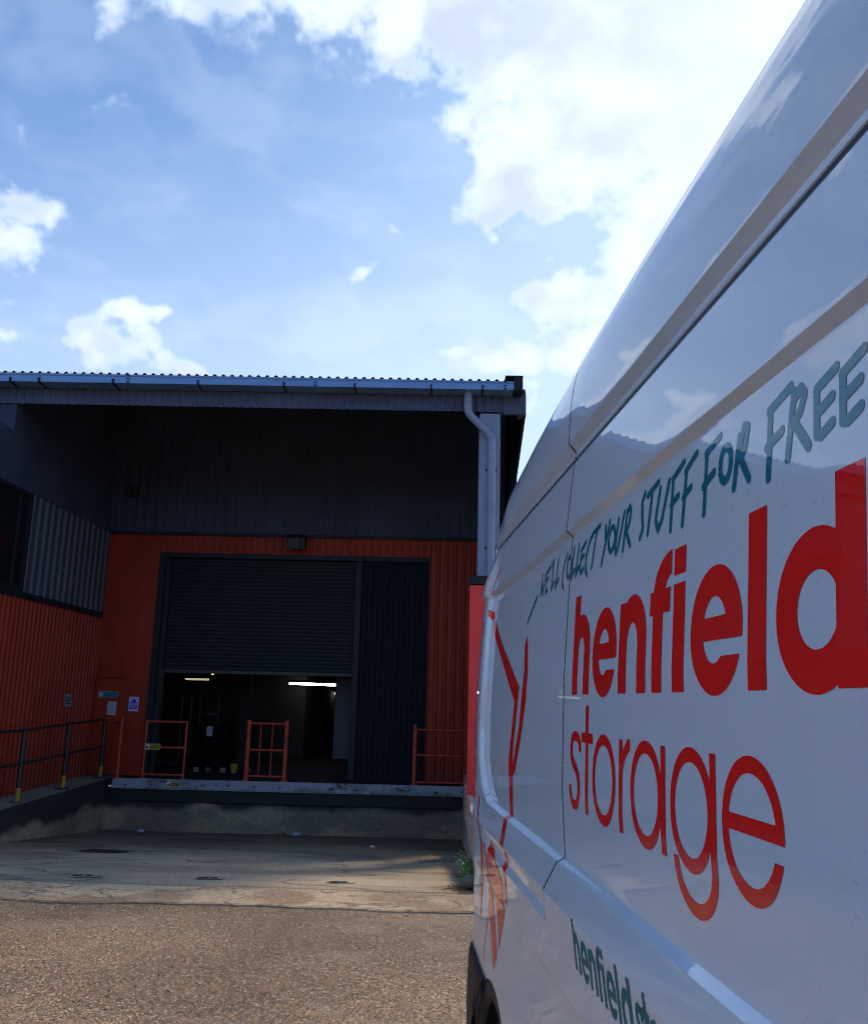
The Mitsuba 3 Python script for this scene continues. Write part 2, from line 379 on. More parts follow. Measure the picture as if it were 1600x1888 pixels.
jw = .002 + .011 * meshkit.fbm(np.stack([xs * 2.2, xs * 0 + 5, xs * 0], -1), 4)
for e_, s_g in ((far_e, 1), (near_e, -1)):
    o_ = edge(xs, 21 + s_g, .02)
    P = np.stack([np.stack([xs, e_ + o_ + k * jw, np.full_like(xs, .0165)], 1) for k in (-1, 1)])
    obj('joint', grid_mesh(P), 'm_crack', 'concrete_strip')
sx, sy = np.linspace(WX0, WX1, 90), np.concatenate([[8.30, 8.345, 8.36], np.linspace(8.40, WY1 + .06, 100)])
SX, SY = np.meshgrid(sx, sy, indexing='ij')
SZ = -np.maximum(0, SY - 8.35) * SLOPE - .012 + .010 * (meshkit.fbm(np.stack([SX * 1.1, SY * 1.1, SX * 0], -1), 3) - .5)
obj('loading_slope', grid_mesh(np.stack([SX, SY, SZ], -1)), 'm_slab', kind='structure', smooth=True)

# loose stones of the exposed aggregate, nearest part
ico = trimesh.creation.icosahedron()
NP = 16000
px, py = rng.uniform(-3.9, .9, NP), rng.uniform(3.9, 7.58, NP)
sc = rng.uniform(.0026, .0062, (NP, 1, 1)) * rng.uniform(.7, 1.5, (NP, 1, 3)) * np.array([1, 1, .62])
V = ico.vertices[None] * sc + rng.normal(0, .0006, (NP, 12, 3))
ang = rng.uniform(0, 6.28, NP); c_, s_ = np.cos(ang), np.sin(ang)
V = np.stack([V[..., 0] * c_[:, None] - V[..., 1] * s_[:, None], V[..., 0] * s_[:, None] + V[..., 1] * c_[:, None], V[..., 2]], -1)
V += np.stack([px, py, np.full(NP, .0022)], -1)[:, None]
F = (ico.faces[None] + 12 * np.arange(NP)[:, None, None]).reshape(-1, 3)
pal = np.array([(.30, .19, .10), (.20, .12, .065), (.15, .13, .11), (.56, .46, .34), (.10, .07, .05), (.36, .25, .15), (.24, .17, .11)])
colr = np.repeat(.95 * pal[rng.choice(7, NP, p=[.26, .2, .14, .05, .12, .11, .12])] * rng.uniform(.8, 1.2, (NP, 1)), 12, axis=0)
add_bsdf('m_pebble', {'type': 'principled', 'base_color': {'type': 'mesh_attribute', 'name': 'vertex_color'}, 'roughness': .45, 'specular': .5})
obj('gravel', (V.reshape(-1, 3), F), 'm_pebble', smooth=False, color=colr, label='small brown and tan stones set in the yard surface', cat='gravel', kind='stuff')

# raised walkway on the left with its concrete side wall
wk = thing('walkway', None, None); tag(wk, kind='structure')
ys = np.array([7.9, 13.0, 15.2, 17.42]); wz = np.array([.004, .02, .07, .135])
top = np.array([[(-6.82, y, z), (-6.2, y, z)] for y, z in zip(ys, wz)])
obj('top', grid_mesh(top), 'm_walkway', wk)
yy = np.linspace(8.2, 17.12, 70); zzv = np.linspace(0, 1, 10)
tz = np.interp(yy, ys, wz)
P = np.stack([np.stack([np.full_like(yy, -6.2) + .012 * (meshkit.fbm(np.stack([yy * 2, yy * 0 + k * 9, yy * 0], -1), 3) - .5) * (0 < k < 1), yy, (1 - k) * (np.array([slab_z(y) for y in yy]) - .06) + k * tz], 1) for k in zzv])
obj('side_wall', grid_mesh(P), 'm_concrete', wk, smooth=True)

# right-hand retaining wall with a brick end
rw = thing('retaining_wall', 'low brick and rubble edge wall along the right side of the loading well, beside the weed', 'wall')
obj('core', bx(.345, .62, 8.75, 17.0, -.9, .36), 'm_mortar', rw)
course, bl = .075, .215
random.seed(4)
for k in range(6):
    z0 = -.06 + k * course
    for j in range(26):
        y0 = 8.72 + j * (bl + .01) + (.11 if k % 2 else 0)
        o = random.uniform(-.006, .006)
        b = bx(.322 + o, .40, y0, y0 + bl, z0, z0 + .065, .006)
        obj('brick', b, 'm_brick', rw)
    for j in range(2):
        x0 = .33 + j * (.225 if k % 2 else .115)
        if x0 < .6:
            obj('brick', bx(x0, min(x0 + (.215 if k % 2 else .105), .62), 8.70 + random.uniform(-.006, .004), 8.80, z0, z0 + .065, .006), 'm_brick', rw)
for i in range(5):
    s = trimesh.creation.icosphere(subdivisions=2, radius=1.0)
    s.vertices *= 1 + .35 * (meshkit.fbm(s.vertices * 1.6 + i * 7, 3)[:, None] - .5)
    r = [.16, .11, .09, .08, .13][i]
    s.vertices *= np.array([r * .8, r, r * .75]); s.vertices += np.array([[.24, 10.1, -.10], [.26, 9.5, -.06], [.25, 8.85, .02], [.27, 11.0, -.18], [.22, 10.6, -.16]][i])
    obj('rubble', s, 'm_walkway', rw, smooth=True)

# ---------------------------------------------------------------- the warehouse
wh = thing('warehouse', 'red and grey corrugated warehouse with a covered loading bay and part open roller shutter', 'warehouse')
YF = 17.5
XL, XC = -6.8, .62
# lower red wall: plain flat part on the left, lintel, ribbed part on the right
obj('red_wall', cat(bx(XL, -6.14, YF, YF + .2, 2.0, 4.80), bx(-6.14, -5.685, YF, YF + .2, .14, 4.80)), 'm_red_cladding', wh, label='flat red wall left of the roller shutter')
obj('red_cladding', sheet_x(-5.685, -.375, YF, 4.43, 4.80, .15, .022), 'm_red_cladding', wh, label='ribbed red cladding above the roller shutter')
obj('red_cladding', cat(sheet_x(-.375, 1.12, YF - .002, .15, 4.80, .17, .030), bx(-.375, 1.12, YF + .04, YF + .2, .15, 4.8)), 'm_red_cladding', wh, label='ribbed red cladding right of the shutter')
obj('lintel_core', bx(-5.685, -.375, YF + .04, YF + .2, 4.43, 4.80), 'm_inside_dark', wh)
obj('upper_cladding', cat(sheet_x(XL, 1.09, YF - .03, 4.80, 7.45, .20, .012), bx(XL, 1.09, YF + .02, YF + .2, 4.81, 7.45)), 'm_upper', wh, label='dark grey cladding above the red wall')
obj('flashing', bx(XL + .01, 1.1, YF - .065, YF - .031, 4.77, 4.83), 'm_trim_dark', wh)
# door opening trims
obj('shutter_frame', cat(bx(-5.72, -5.60, YF - .05, YF + .25, .15, 4.42), bx(-5.60, -.37, YF - .04, YF + .25, 4.33, 4.425)), 'm_trim_dark', wh)
# roller shutter
sh = wh + '__roller_shutter'
zs = np.arange(2.14, 4.33, .076)
pts = []
for z in zs: pts += [(z, 0), (z + .008, .014), (z + .034, .020), (z + .060, .014), (z + .070, 0)]
pts = np.array(pts)
P = np.stack([np.stack([np.full(len(pts), x), YF + .10 - pts[:, 1], pts[:, 0]], 1) for x in (-5.60, -1.80)])
k_ = numbered(sh); scene[k_] = mikit.ply(grid_mesh(P), 'm_shutter', smooth=25); tag(k_, 'dark grey slatted roller shutter, two thirds lowered', kind='stuff')
obj('bottom_rail', bx(-5.60, -1.80, YF + .055, YF + .12, 2.075, 2.145, .006), 'm_iron', sh)
obj('guide', bx(-5.605, -5.50, YF + .02, YF + .16, .15, 4.33, .008), 'm_shutter', sh)
obj('guide', bx(-1.83, -1.70, YF - .01, YF + .16, .15, 4.33, .008), 'm_shutter', sh)
# ribbed dark door leaf to the right of the shutter
dl = wh + '__door_leaf'
k_ = numbered(dl); scene[k_] = mikit.ply(cat(sheet_x(-1.70, -.37, YF + .06, .15, 4.33, .105, .035), bx(-1.70, -.37, YF + .09, YF + .2, .15, 4.33)), 'm_dark_cladding'); tag(k_, 'dark ribbed fixed leaf beside the shutter')
# personnel door
pd = wh + '__door'
k_ = numbered(pd); scene[k_] = mikit.ply(bx(-6.76, -6.165, YF + .015, YF + .06, .145, 1.95, .004), 'm_red_cladding'); tag(k_, 'red personnel door in the corner')
obj('frame', cat(bx(-6.80, -6.765, YF - .015, YF + .07, .14, 1.99), bx(-6.16, -6.12, YF - .015, YF + .07, .14, 1.99), bx(-6.765, -6.16, YF - .035, YF + .07, 1.955, 2.0)), 'm_red_cladding', pd)
obj('handle', cat(bx(-6.235, -6.20, YF - .01, YF + .015, 1.02, 1.20, .004), tube((-6.22, YF - .035, 1.12), (-6.33, YF - .035, 1.12), .009, 8), tube((-6.22, YF - .035, 1.12), (-6.22, YF + .0, 1.12), .009, 8)), 'm_iron', pd)
# left side wall of the bay: red ribs, trim, grey ribs, window band, dark head
lw_y0 = 12.2
obj('red_cladding', cat(sheet_y(lw_y0, YF, XL, .0, 3.10, .15, .028), bx(XL - .25, XL - .03, lw_y0, YF + .2, -.1, 3.1)), 'm_red_cladding', wh, label='ribbed red cladding on the left side wall of the bay')
obj('trim', bx(XL - .05, XL + .05, lw_y0, YF - .03, 3.10, 3.20), 'm_trim_dark', wh)
obj('grey_cladding', cat(sheet_y(14.12, YF - .03, XL, 3.20, 4.80, .25, .035), bx(XL - .25, XL - .03, 14.12, YF + .2, 3.1, 4.8)), 'm_grey_cladding', wh, label='blue grey ribbed cladding above the red side wall')
wn = wh + '__window'
k_ = numbered(wn); scene[k_] = mikit.ply(cat(bx(XL - .02, XL + .03, lw_y0, 14.12, 3.20, 3.26), bx(XL - .02, XL + .03, lw_y0, 14.12, 4.74, 4.80), bx(XL - .02, XL + .03, 14.06, 14.12, 3.2, 4.8), bx(XL - .02, XL + .025, 13.72, 13.76, 3.26, 4.74), bx(XL - .02, XL + .025, 13.76, 14.06, 4.02, 4.05)), 'm_shutter'); tag(k_, 'dark window band at the left edge')
obj('pane', bx(XL - .03, XL - .005, lw_y0, 13.72, 3.26, 4.74), 'm_glass', wn)
obj('pane', bx(XL - .03, XL - .005, 13.76, 14.06, 3.26, 4.02), 'm_glass', wn)
obj('pane', bx(XL - .03, XL - .005, 13.76, 14.06, 4.05, 4.74), 'm_glass', wn)
obj('wall_head', cat(bx(XL - .25, XL + .02, lw_y0, 13.21, 4.80, 5.62), prism([(13.22, 4.80), (YF - .06, 4.80), (YF - .06, 7.42), (13.22, 6.40)], 'x', XL - .25, XL + .02)), 'm_upper', wh)
# left wing running on beyond the frame
obj('wing_front', cat(sheet_x(-26, XL + .01, lw_y0, 0, 3.1, .15, .028)), 'm_red_cladding', wh)
obj('wing_front', cat(sheet_x(-26, XL + .01, lw_y0, 3.1, 5.62, .25, .035), bx(-26, XL - .02, lw_y0 + .06, 17.7, -.1, 5.60)), 'm_grey_cladding', wh)
# eaves
YE = 13.2
for y in (14.3, 15.7, 17.1):
    obj('purlin', bx(-26, 1.09, y - .04, y + .04, 6.425 + (y - 12.93) * .24 - .19, 6.425 + (y - 12.93) * .24 - .02), 'm_upper', wh)
fas = cat(sheet_x(-26, .80, YE - .005, 6.04, 6.33, .135, .032, 'sine'))
obj('fascia', fas, 'm_fascia', wh, smooth=40, label='corrugated grey fascia under the gutter')
obj('fascia_corner', cat(bx(.80, 1.02, YE - .05, YE, 6.00, 6.32), bx(1.02, 1.14, YE - .05, YE + .2, 6.00, 6.32)), 'm_fascia', wh)
rp = ribs(-26, 1.0, .135, .058, 'sine')
ry, rz = np.array([12.93, 14.5, 20, 36]), lambda y: 6.425 + (y - 12.93) * .24
P = np.stack([np.stack([rp[:, 0], np.full(len(rp), y), rz(y) + rp[:, 1]], 1) for y in ry])
obj('roof', grid_mesh(P), 'm_roof', wh, smooth=True, label='corrugated roof sheets with a wavy front edge')
P2 = P.copy(); P2[..., 2] -= .006
obj('roof_underside', grid_mesh(P2), 'm_upper', wh, smooth=True)
gk = wh + '__gutter'
YG = 12.86
gpoly = [(YG, 6.42), (YG - .012, 6.42), (YG - .012, 6.395), (YG, 6.39), (YG + .006, 6.29), (YE - .06, 6.285), (YE - .06, 6.42), (YE - .07, 6.42), (YE - .07, 6.297), (YG + .02, 6.30), (YG + .012, 6.42)]
k_ = numbered(gk); scene[k_] = mikit.ply(prism(gpoly, 'x', -26, .93), 'm_gutter'); tag(k_, 'pale blue metal box gutter along the eaves')
obj('end_box', cat(bx(.93, 1.065, YG - .015, YE - .05, 6.275, 6.49), bx(.80, 1.07, YG - .02, YE, 6.488, 6.51)), 'm_trim_dark', gk)
for x in (-6.75, -6.31, -5.17, -3.87, -2.56, -1.48, -.32, .46):
    obj('bracket', cat(bx(x - .012, x + .012, YG - .022, YG + .0, 6.285, 6.35), bx(x - .012, x + .012, YG - .02, YE - .05, 6.275, 6.285)), 'm_trim_dark', gk)
for x in (-4.95, -2.09, .79):
    obj('joint', bx(x - .022, x + .022, YG - .008, YG + .01, 6.293, 6.418), 'm_gutter', gk)
    obj('joint_clip', cat(*[bx(x - .012, x + .03, YG - .02, YG, z, z + .012) for z in (6.30, 6.345, 6.40)]), 'm_trim_dark', gk)
# right-hand column, downpipe, cheek wall, red end panel
obj('column', cat(bx(.44, .75, YE, YE + .28, 3.30, 6.02, .006), bx(.43, .445, YE - .004, YE + .28, 3.3, 6.0)), 'm_galv', wh, label='pale grey steel column at the right end of the bay')
dp = wh + '__downpipe'
path = [(.245, 13.05, 6.29), (.245, 13.05, 6.06)] + [(.245 + .03 * i / 4, 13.05 + .03 * i / 4, 6.06 - .10 * (i / 4)) for i in (1, 2, 3)] + [(.56, 13.10, 5.70), (.595, 13.105, 5.66), (.612, 13.107, 5.60), (.615, 13.107, 5.50), (.615, 13.107, 3.40)]
path = [(.245, 13.05, 6.29), (.245, 13.05, 6.03), (.262, 13.055, 5.97), (.30, 13.06, 5.92), (.555, 13.10, 5.68), (.595, 13.105, 5.63), (.612, 13.107, 5.56), (.615, 13.107, 5.45), (.615, 13.107, 3.40)]
k_ = numbered(dp); scene[k_] = mikit.ply(pipe(path, .062), 'm_galv', smooth=40); tag(k_, 'grey downpipe bent over to the column')
for p, d in (((.245, 13.05, 6.17), (0, 0, 1)), ((.245, 13.05, 6.08), (0, 0, 1)), ((.60, 13.105, 5.62), (-.2, 0, 1)), ((.615, 13.107, 5.44), (0, 0, 1)), ((.615, 13.107, 5.28), (0, 0, 1)), ((.615, 13.107, 3.95), (0, 0, 1)), ((.615, 13.107, 4.62), (0, 0, 1))):
    d = np.array(d, float) / np.linalg.norm(d)
    obj('collar', tube(np.array(p) - d * .022, np.array(p) + d * .022, .069, 20), 'm_galv', dp, smooth=40)
for z in (5.1, 3.9):
    obj('pipe_bracket', bx(.53, .70, 13.16, 13.205, z, z + .03), 'm_trim_dark', dp)
cheek = [(13.2, 6.32), (13.2, 6.00), (14.95, 5.44), (14.95, -.1), (36, -.1), (36, 11.9), (13.3, 6.46)]
obj('side_wall', cat(prism(cheek, 'x', 1.10, 1.14)), 'm_dark_cladding', wh, label='dark end wall behind the column')
obj('side_rail', bx(1.05, 1.097, 15.0, 15.08, 0, 6.2), 'm_dark_cladding', wh)
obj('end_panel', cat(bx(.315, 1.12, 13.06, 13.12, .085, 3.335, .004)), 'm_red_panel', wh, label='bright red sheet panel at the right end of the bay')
obj('end_panel_cap', bx(.318, 1.14, 13.03, 13.19, 3.345, 3.47, .006), 'm_trim_dark', wh)
obj('end_panel_drip', bx(.30, 1.12, 13.05, 13.125, .06, .083), 'm_white', wh)
obj('end_panel_post', bx(.45, 1.1, 13.13, 13.35, -.02, 3.33), 'm_inside_dark', wh)
for z in (3.18, 2.60, 1.9, 1.2, .5):
    obj('rivet', tube((.515, 13.052, z), (.515, 13.062, z), .010, 10), 'm_steel', wh)
# body of the building behind
obj('rear_walls', cat(bx(-25.88, 1.09, 35.9, 36, -.1, 11.85), prism([(12.8, -.1), (36, -.1), (36, 11.9), (13.0, 6.3)], 'x', -26, -25.9)), 'm_dark_cladding', wh)
# interior
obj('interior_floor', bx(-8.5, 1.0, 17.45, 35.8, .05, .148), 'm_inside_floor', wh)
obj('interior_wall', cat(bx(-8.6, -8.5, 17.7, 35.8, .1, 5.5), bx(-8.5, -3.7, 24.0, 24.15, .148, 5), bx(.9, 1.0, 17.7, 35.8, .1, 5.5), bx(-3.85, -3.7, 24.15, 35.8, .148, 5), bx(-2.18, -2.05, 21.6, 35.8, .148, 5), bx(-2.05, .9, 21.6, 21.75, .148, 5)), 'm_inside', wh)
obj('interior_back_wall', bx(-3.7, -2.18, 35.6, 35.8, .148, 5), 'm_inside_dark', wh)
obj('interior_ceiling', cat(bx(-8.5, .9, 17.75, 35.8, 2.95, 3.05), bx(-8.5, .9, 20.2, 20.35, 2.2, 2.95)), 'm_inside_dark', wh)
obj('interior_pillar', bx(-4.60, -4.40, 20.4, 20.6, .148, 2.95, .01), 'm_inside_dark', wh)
obj('interior_pier', bx(-2.30, -1.86, 18.9, 19.1, .45, 2.1, .01), 'm_grey_cladding', wh)

# loading dock
dk = thing('loading_dock', 'concrete loading dock with a worn pale steel edge below the roller shutter', 'loading dock')
obj('deck', bx(WX0 + .02, 1.1, 16.93, 17.72, .02, .142), 'm_inside_floor', dk)
obj('edge_plate', cat(bx(-6.06, .45, 16.895, 16.928, -.012, .15, .005), bx(-6.06, .45, 16.91, 16.99, -.032, -.013)), 'm_edge', dk, label='pale worn steel dock edge')
obj('edge_plate_bolt', cat(*[tube((x, 16.885, .05 + .02 * ((i * 7) % 3 - 1)), (x, 16.897, .05), .016, 8) for i, x in enumerate(np.arange(-5.8, .4, .47))]), 'm_iron', dk, kind='stuff')
obj('bumper_band', bx(-6.15, .6, 16.99, 17.1, -.25, -.034), 'm_black_plastic', dk)
xs_ = np.linspace(WX0, .62, 120); zs_ = np.linspace(-.86, -.02, 26)
XX, ZZ = np.meshgrid(xs_, zs_, indexing='ij')
YY = 17.02 - .03 * (meshkit.fbm(np.stack([XX * 2, ZZ * 3, XX * 0], -1), 4) - .5) + .05 * mikit_smooth(-.30, -.22, ZZ)
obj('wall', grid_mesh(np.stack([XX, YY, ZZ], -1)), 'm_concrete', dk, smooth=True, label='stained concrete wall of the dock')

# ---------------------------------------------------------------- handrail on the walkway
hr = thing('handrail', 'black tube handrail with yellow banded posts along the raised walkway at left', 'handrail')
posts = [(-6.36, 13.85, .03), (-6.36, 15.47, .085), (-6.36, 17.10, .13)]
extra = (-6.36, 12.2, .015)
for x, y, z in [extra] + posts:
    p = obj('post', tube((x, y, z + .21), (x, y, z + 1.05), .036, 16), 'm_black_paint', hr, smooth=40)
    obj('yellow_band', tube((x, y, z + .006), (x, y, z + .21), .0365, 16), 'm_yellow', p, smooth=40)
    obj('base_plate', bx(x - .10, x + .10, y - .10, y + .10, z - .01, z + .01, .003), 'm_iron', p)
allp = [extra] + posts
for h in (1.05, .56):
    obj('rail', pipe([(x, y, z + h) for x, y, z in allp], .021, 10), 'm_black_paint', hr, smooth=40)

# ---------------------------------------------------------------- orange barriers on the dock edge
def gate(label, x0, x1, y, z0, z1, rp, rr, rails, posts=(True, True), uprights=(), yb=0.0, base=.15):
    t = thing('safety_gate', label, 'safety gate', 'orange safety gates on the dock edge')
    for on, x in zip(posts, (x0, x1)):
        if on:
            obj('post', cat(tube((x, y, base), (x, y, z1), rp, 16), bx(x - rp * 1.5, x + rp * 1.5, y - rp * 1.5, y + rp * 1.5, base - .001, base + .012)), 'm_orange', t, smooth=40)
    for z in rails:
        obj('rail', tube((x0, y, z), (x1, y, z), rr, 10), 'm_orange', t, smooth=40)
    for x in uprights:
        obj('upright', tube((x, y + yb, .2), (x, y + yb, z1 - .06), rr * .8, 10), 'm_orange', t, smooth=40)
    return t
gate('orange tubular safety gate at the left jamb of the shutter, carrying a yellow sign', -5.55, -4.80, 17.02, .2, 1.18, .021, .019, (1.165, .70, .215))
gate('orange double post safety gate in the middle of the dock edge', -3.63, -2.93, 16.97, .15, 1.235, .043, .019, (1.175, .70, .235), uprights=(-3.44, -3.22), yb=.16)
gate('orange single post safety gate at the right end of the dock', -.555, .42, 16.97, .15, 1.22, .040, .017, (1.135, .68, .20), posts=(True, False))
bp = thing('bollard', 'slim orange post between the red corner door and the left gate', 'post')
obj('post', tube((-6.0, 16.97, .14), (-6.0, 16.97, 1.24), .030, 14), 'm_orange', bp, smooth=40)
obj('base', bx(-6.06, -5.94, 16.93, 17.03, .142, .156), 'm_orange', bp)

# ---------------------------------------------------------------- signs
def txt(s, h, x, y, z, m, key, bold=False, depth=.002, name='lettering'):
    """lettering on a face that looks towards -y"""
    t = meshkit.text_mesh(s, h, depth, bold)
    w = t.vertices[:, 0].max()
    v = t.vertices
    t.vertices = np.stack([x - w / 2 + v[:, 0], y - v[:, 2], z + v[:, 1]], 1)
    obj(name, t, m, key)
def warn_sign(label, x0, x1, y, z0, z1):
    s = thing('warning_sign', label, 'sign')
    obj('board', bx(x0, x1, y - .004, y + .004, z0, z1), 'm_yellow', s)
    xs1 = x0 + (x1 - x0) * .27
    obj('symbol_panel', bx(x0 + .006, xs1, y - .0055, y - .004, z0 + .006, z1 - .006), 'm_white', s)
    cx, cz, r = (x0 + xs1) / 2 + .003, (z0 + z1) / 2, (z1 - z0) * .34
    obj('triangle', prism([(cx - r, cz - r * .8), (cx + r, cz - r * .8), (cx, cz + r)], 'y', y - .007, y - .0055), 'm_black_paint', s)
    h = (z1 - z0)
    for k in range(2):
        obj('text_bar', bx(xs1 + .03, x1 - .03, y - .0055, y - .004, z0 + h * (.28 + .28 * k), z0 + h * (.28 + .28 * k) + h * .14), 'm_black_paint', s)
warn_sign('yellow warning sign on the middle rail of the left orange gate', -5.54, -5.25, 16.99, .655, .765)
warn_sign('yellow warning label stuck on the pale dock edge plate', -5.05, -4.80, 16.889, .015, .105)
s = thing('door_sign', 'blue and white sign across the upper part of the red corner door', 'sign')
obj('board', bx(-6.70, -6.31, YF + .008, YF + .014, 1.57, 1.70), 'm_plate', s)
obj('panel', bx(-6.60, -6.325, YF + .005, YF + .008, 1.585, 1.685), 'm_blue', s)
obj('symbol', tube((-6.648, YF + .005, 1.635), (-6.648, YF + .008, 1.635), .035, 20), 'm_paper', s)
s = thing('notice', 'white paper notice on the red corner door under the blue sign', 'notice')
obj('sheet', bx(-6.50, -6.33, YF + .010, YF + .0145, 1.25, 1.50), 'm_paper', s)
for k in range(6):
    obj('text_line', bx(-6.48, -6.36 + .02 * (k % 2), YF + .0085, YF + .010, 1.46 - .034 * k, 1.47 - .034 * k), 'm_plate', s)
s = thing('poster', 'lilac and purple poster on the red wall right of the corner door', 'poster')
obj('sheet', bx(-6.09, -5.90, YF - .005, YF - .001, 1.33, 1.60), 'm_lilac', s)
obj('print', cat(tube((-5.995, YF - .0065, 1.52), (-5.995, YF - .005, 1.52), .045, 16), bx(-6.06, -5.93, YF - .0065, YF - .005, 1.475, 1.50), bx(-6.07, -5.92, YF - .0065, YF - .005, 1.37, 1.455)), 'm_purple', s)
for i in range(2):
    obj('print_dot', bx(-6.04 + .05 * i, -6.01 + .05 * i, YF - .008, YF - .0065, 1.395, 1.435), 'm_lilac', s)
s = thing('wall_plate', 'small grey plate on the ribbed red side wall at left', 'sign')
obj('plate', bx(XL + .03, XL + .036, 16.15, 16.45, 1.40, 1.62), 'm_plate', s)
obj('text_line', cat(*[bx(XL + .036, XL + .038, 16.19, 16.41, 1.45 + .05 * k, 1.465 + .05 * k) for k in range(3)]), 'm_trim_dark', s)
s = thing('alarm_box', 'small dark box high on the grey wall in the left corner of the bay', 'alarm box')
obj('case', bx(-6.46, -6.25, YF - .18, YF - .055, 5.52, 5.74, .015), 'm_black_plastic', s)
obj('lens', tube((-6.355, YF - .186, 5.63), (-6.355, YF - .178, 5.63), .04, 16), 'm_glass', s)
s = thing('floodlight', 'black floodlight over the roller shutter on the red lintel', 'floodlight')
hd = [(YF - .30, 4.50), (YF - .06, 4.56), (YF - .06, 4.78), (YF - .22, 4.80), (YF - .34, 4.72)]
obj('housing', prism(hd, 'x', -3.19, -2.82), 'm_black_plastic', s)
fl = trimesh.Trimesh([(-3.165, YF - .344, 4.705), (-2.925, YF - .344, 4.705), (-2.925, YF - .306, 4.525), (-3.165, YF - .306, 4.525)], [(0, 1, 2), (0, 2, 3)], process=False)
obj('glass', fl, 'm_iron', s)
obj('bracket', bx(-3.06, -2.95, YF - .08, YF - .02, 4.52, 4.64), 'm_iron', s)

# ---------------------------------------------------------------- inside the shed
def lamp(label, p0, p1, r, L):
    t = thing('ceiling_light', label, 'ceiling light')
    k = obj('tube', tube(p0, p1, r, 12), 'm_lamp', t, smooth=40)
    scene[k]['emitter'] = emit(L)
    p0, p1 = np.array(p0, float), np.array(p1, float)
    lo, hi = np.minimum(p0, p1), np.maximum(p0, p1)
    obj('housing', bx(lo[0] - .03, hi[0] + .03, lo[1] - .035, hi[1] + .035, hi[2] + r + .004, hi[2] + r + .05), 'm_inside_dark', t)
lamp('bright white fluorescent tube hanging across the doorway interior', (-4.06, 23.5, 2.02), (-2.45, 23.5, 2.0), .034, (.85, .9, .95))
lamp('short angled fluorescent tube deep in the passage below the bright one', (-3.92, 31.0, 1.86), (-3.45, 29.5, 1.80), .03, (.55, .53, .46))
lamp('dim fluorescent tube at the upper left of the doorway interior', (-6.62, 23.0, 2.06), (-6.02, 23.0, 2.06), .025, (.11, .10, .065))
lamp('small fluorescent tube end just under the shutter at right', (-3.05, 24.4, 2.28), (-2.98, 24.0, 2.27), .022, (.3, .3, .3))
lamp('tiny warm lamp under the shutter bottom rail', (-5.13, 19.8, 2.13), (-5.09, 19.8, 2.13), .025, (.45, .32, .10))
st = thing('mobile_steps', 'dark tubular warehouse steps standing inside behind the left gate', 'steps')
for x in (-5.38, -4.98):
    obj('upright', pipe([(x, 20.0, .148), (x, 20.0, 1.72), (x, 20.5, 1.72), (x, 20.7, .148)], .018, 8), 'm_black_paint', st, smooth=40)
for i in range(5):
    obj('tread', bx(-5.38, -4.98, 19.5 + .12 * i, 19.75 + .12 * i, .30 + .24 * i, .33 + .24 * i), 'm_iron', st)
for z in (.95, 1.35, 1.72):
    obj('rail', tube((-5.38, 20.0, z), (-4.98, 20.0, z), .015, 8), 'm_black_paint', st, smooth=40)
cg = thing('roll_cage', 'dark wire roll cage inside behind the left gate, nearest the jamb', 'roll cage')
for x in (-6.20, -5.55):
    for y in (19.2, 19.9):
        obj('upright', tube((x, y, .2), (x, y, 1.66), .016, 8), 'm_black_paint', cg, smooth=40)
for z in (.3, .75, 1.2, 1.64):
    for a, b in (((-6.2, 19.2), (-5.55, 19.2)), ((-6.2, 19.9), (-5.55, 19.9)), ((-6.2, 19.2), (-6.2, 19.9)), ((-5.55, 19.2), (-5.55, 19.9))):
        obj('rail', tube((*a, z), (*b, z), .010, 6), 'm_black_paint', cg, smooth=40)
obj('base', bx(-6.22, -5.53, 19.18, 19.92, .24, .28), 'm_iron', cg)
for x in (-6.15, -5.6):
    for y in (19.25, 19.85):
        obj('castor', tube((x - .015, y, .195), (x + .015, y, .195), .047, 12), 'm_rubber', cg, smooth=40)
nt = thing('notice', 'pale notice on the dark stores inside the doorway', 'notice')
obj('sheet', bx(-5.05, -4.93, 19.435, 19.44, .82, 1.02), 'm_paper', nt)
obj('text_line', cat(*[bx(-5.035, -4.945, 19.432, 19.435, .85 + .04 * k, .865 + .04 * k) for k in range(4)]), 'm_plate', nt)
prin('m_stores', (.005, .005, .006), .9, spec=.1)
cr = thing('cabinet', 'dark cabinet inside the doorway carrying the pale notice', 'cabinet')
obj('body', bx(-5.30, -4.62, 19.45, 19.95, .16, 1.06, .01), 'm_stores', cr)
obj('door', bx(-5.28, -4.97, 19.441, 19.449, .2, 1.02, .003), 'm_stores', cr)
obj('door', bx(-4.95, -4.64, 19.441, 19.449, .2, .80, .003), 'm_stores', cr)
bk = thing('bucket', 'dull yellow bucket on the floor just inside the doorway', 'bucket')
obj('body', tube((-4.23, 18.6, .15), (-4.23, 18.6, .33), .062, 16, .078), 'm_yellow', bk, smooth=40)
obj('handle', pipe([(-4.31, 18.6, .32), (-4.29, 18.56, .40), (-4.23, 18.54, .43), (-4.17, 18.56, .40), (-4.15, 18.6, .32)], .005, 6), 'm_iron', bk)
for i, (x, y, c) in enumerate(((-5.0, 18.6, 'm_plate'), (-4.78, 18.7, 'm_iron'), (-4.46, 18.6, 'm_plate'), (-3.98, 18.8, 'm_iron'))):
    b = thing('parcel', ['small pale parcel on the floor beside the left gate', 'small grey parcel on the floor right of the left gate', 'small pale parcel on the floor left of the bucket', 'small grey parcel on the floor by the middle gate'][i], 'parcel')
    obj('carton', bx(x - .05, x + .05, y, y + .08, .15, .15 + .09, .004), c, b)
    obj('tape', bx(x - .012, x + .012, y - .002, y + .0, .155, .235), 'm_cardboard', b)

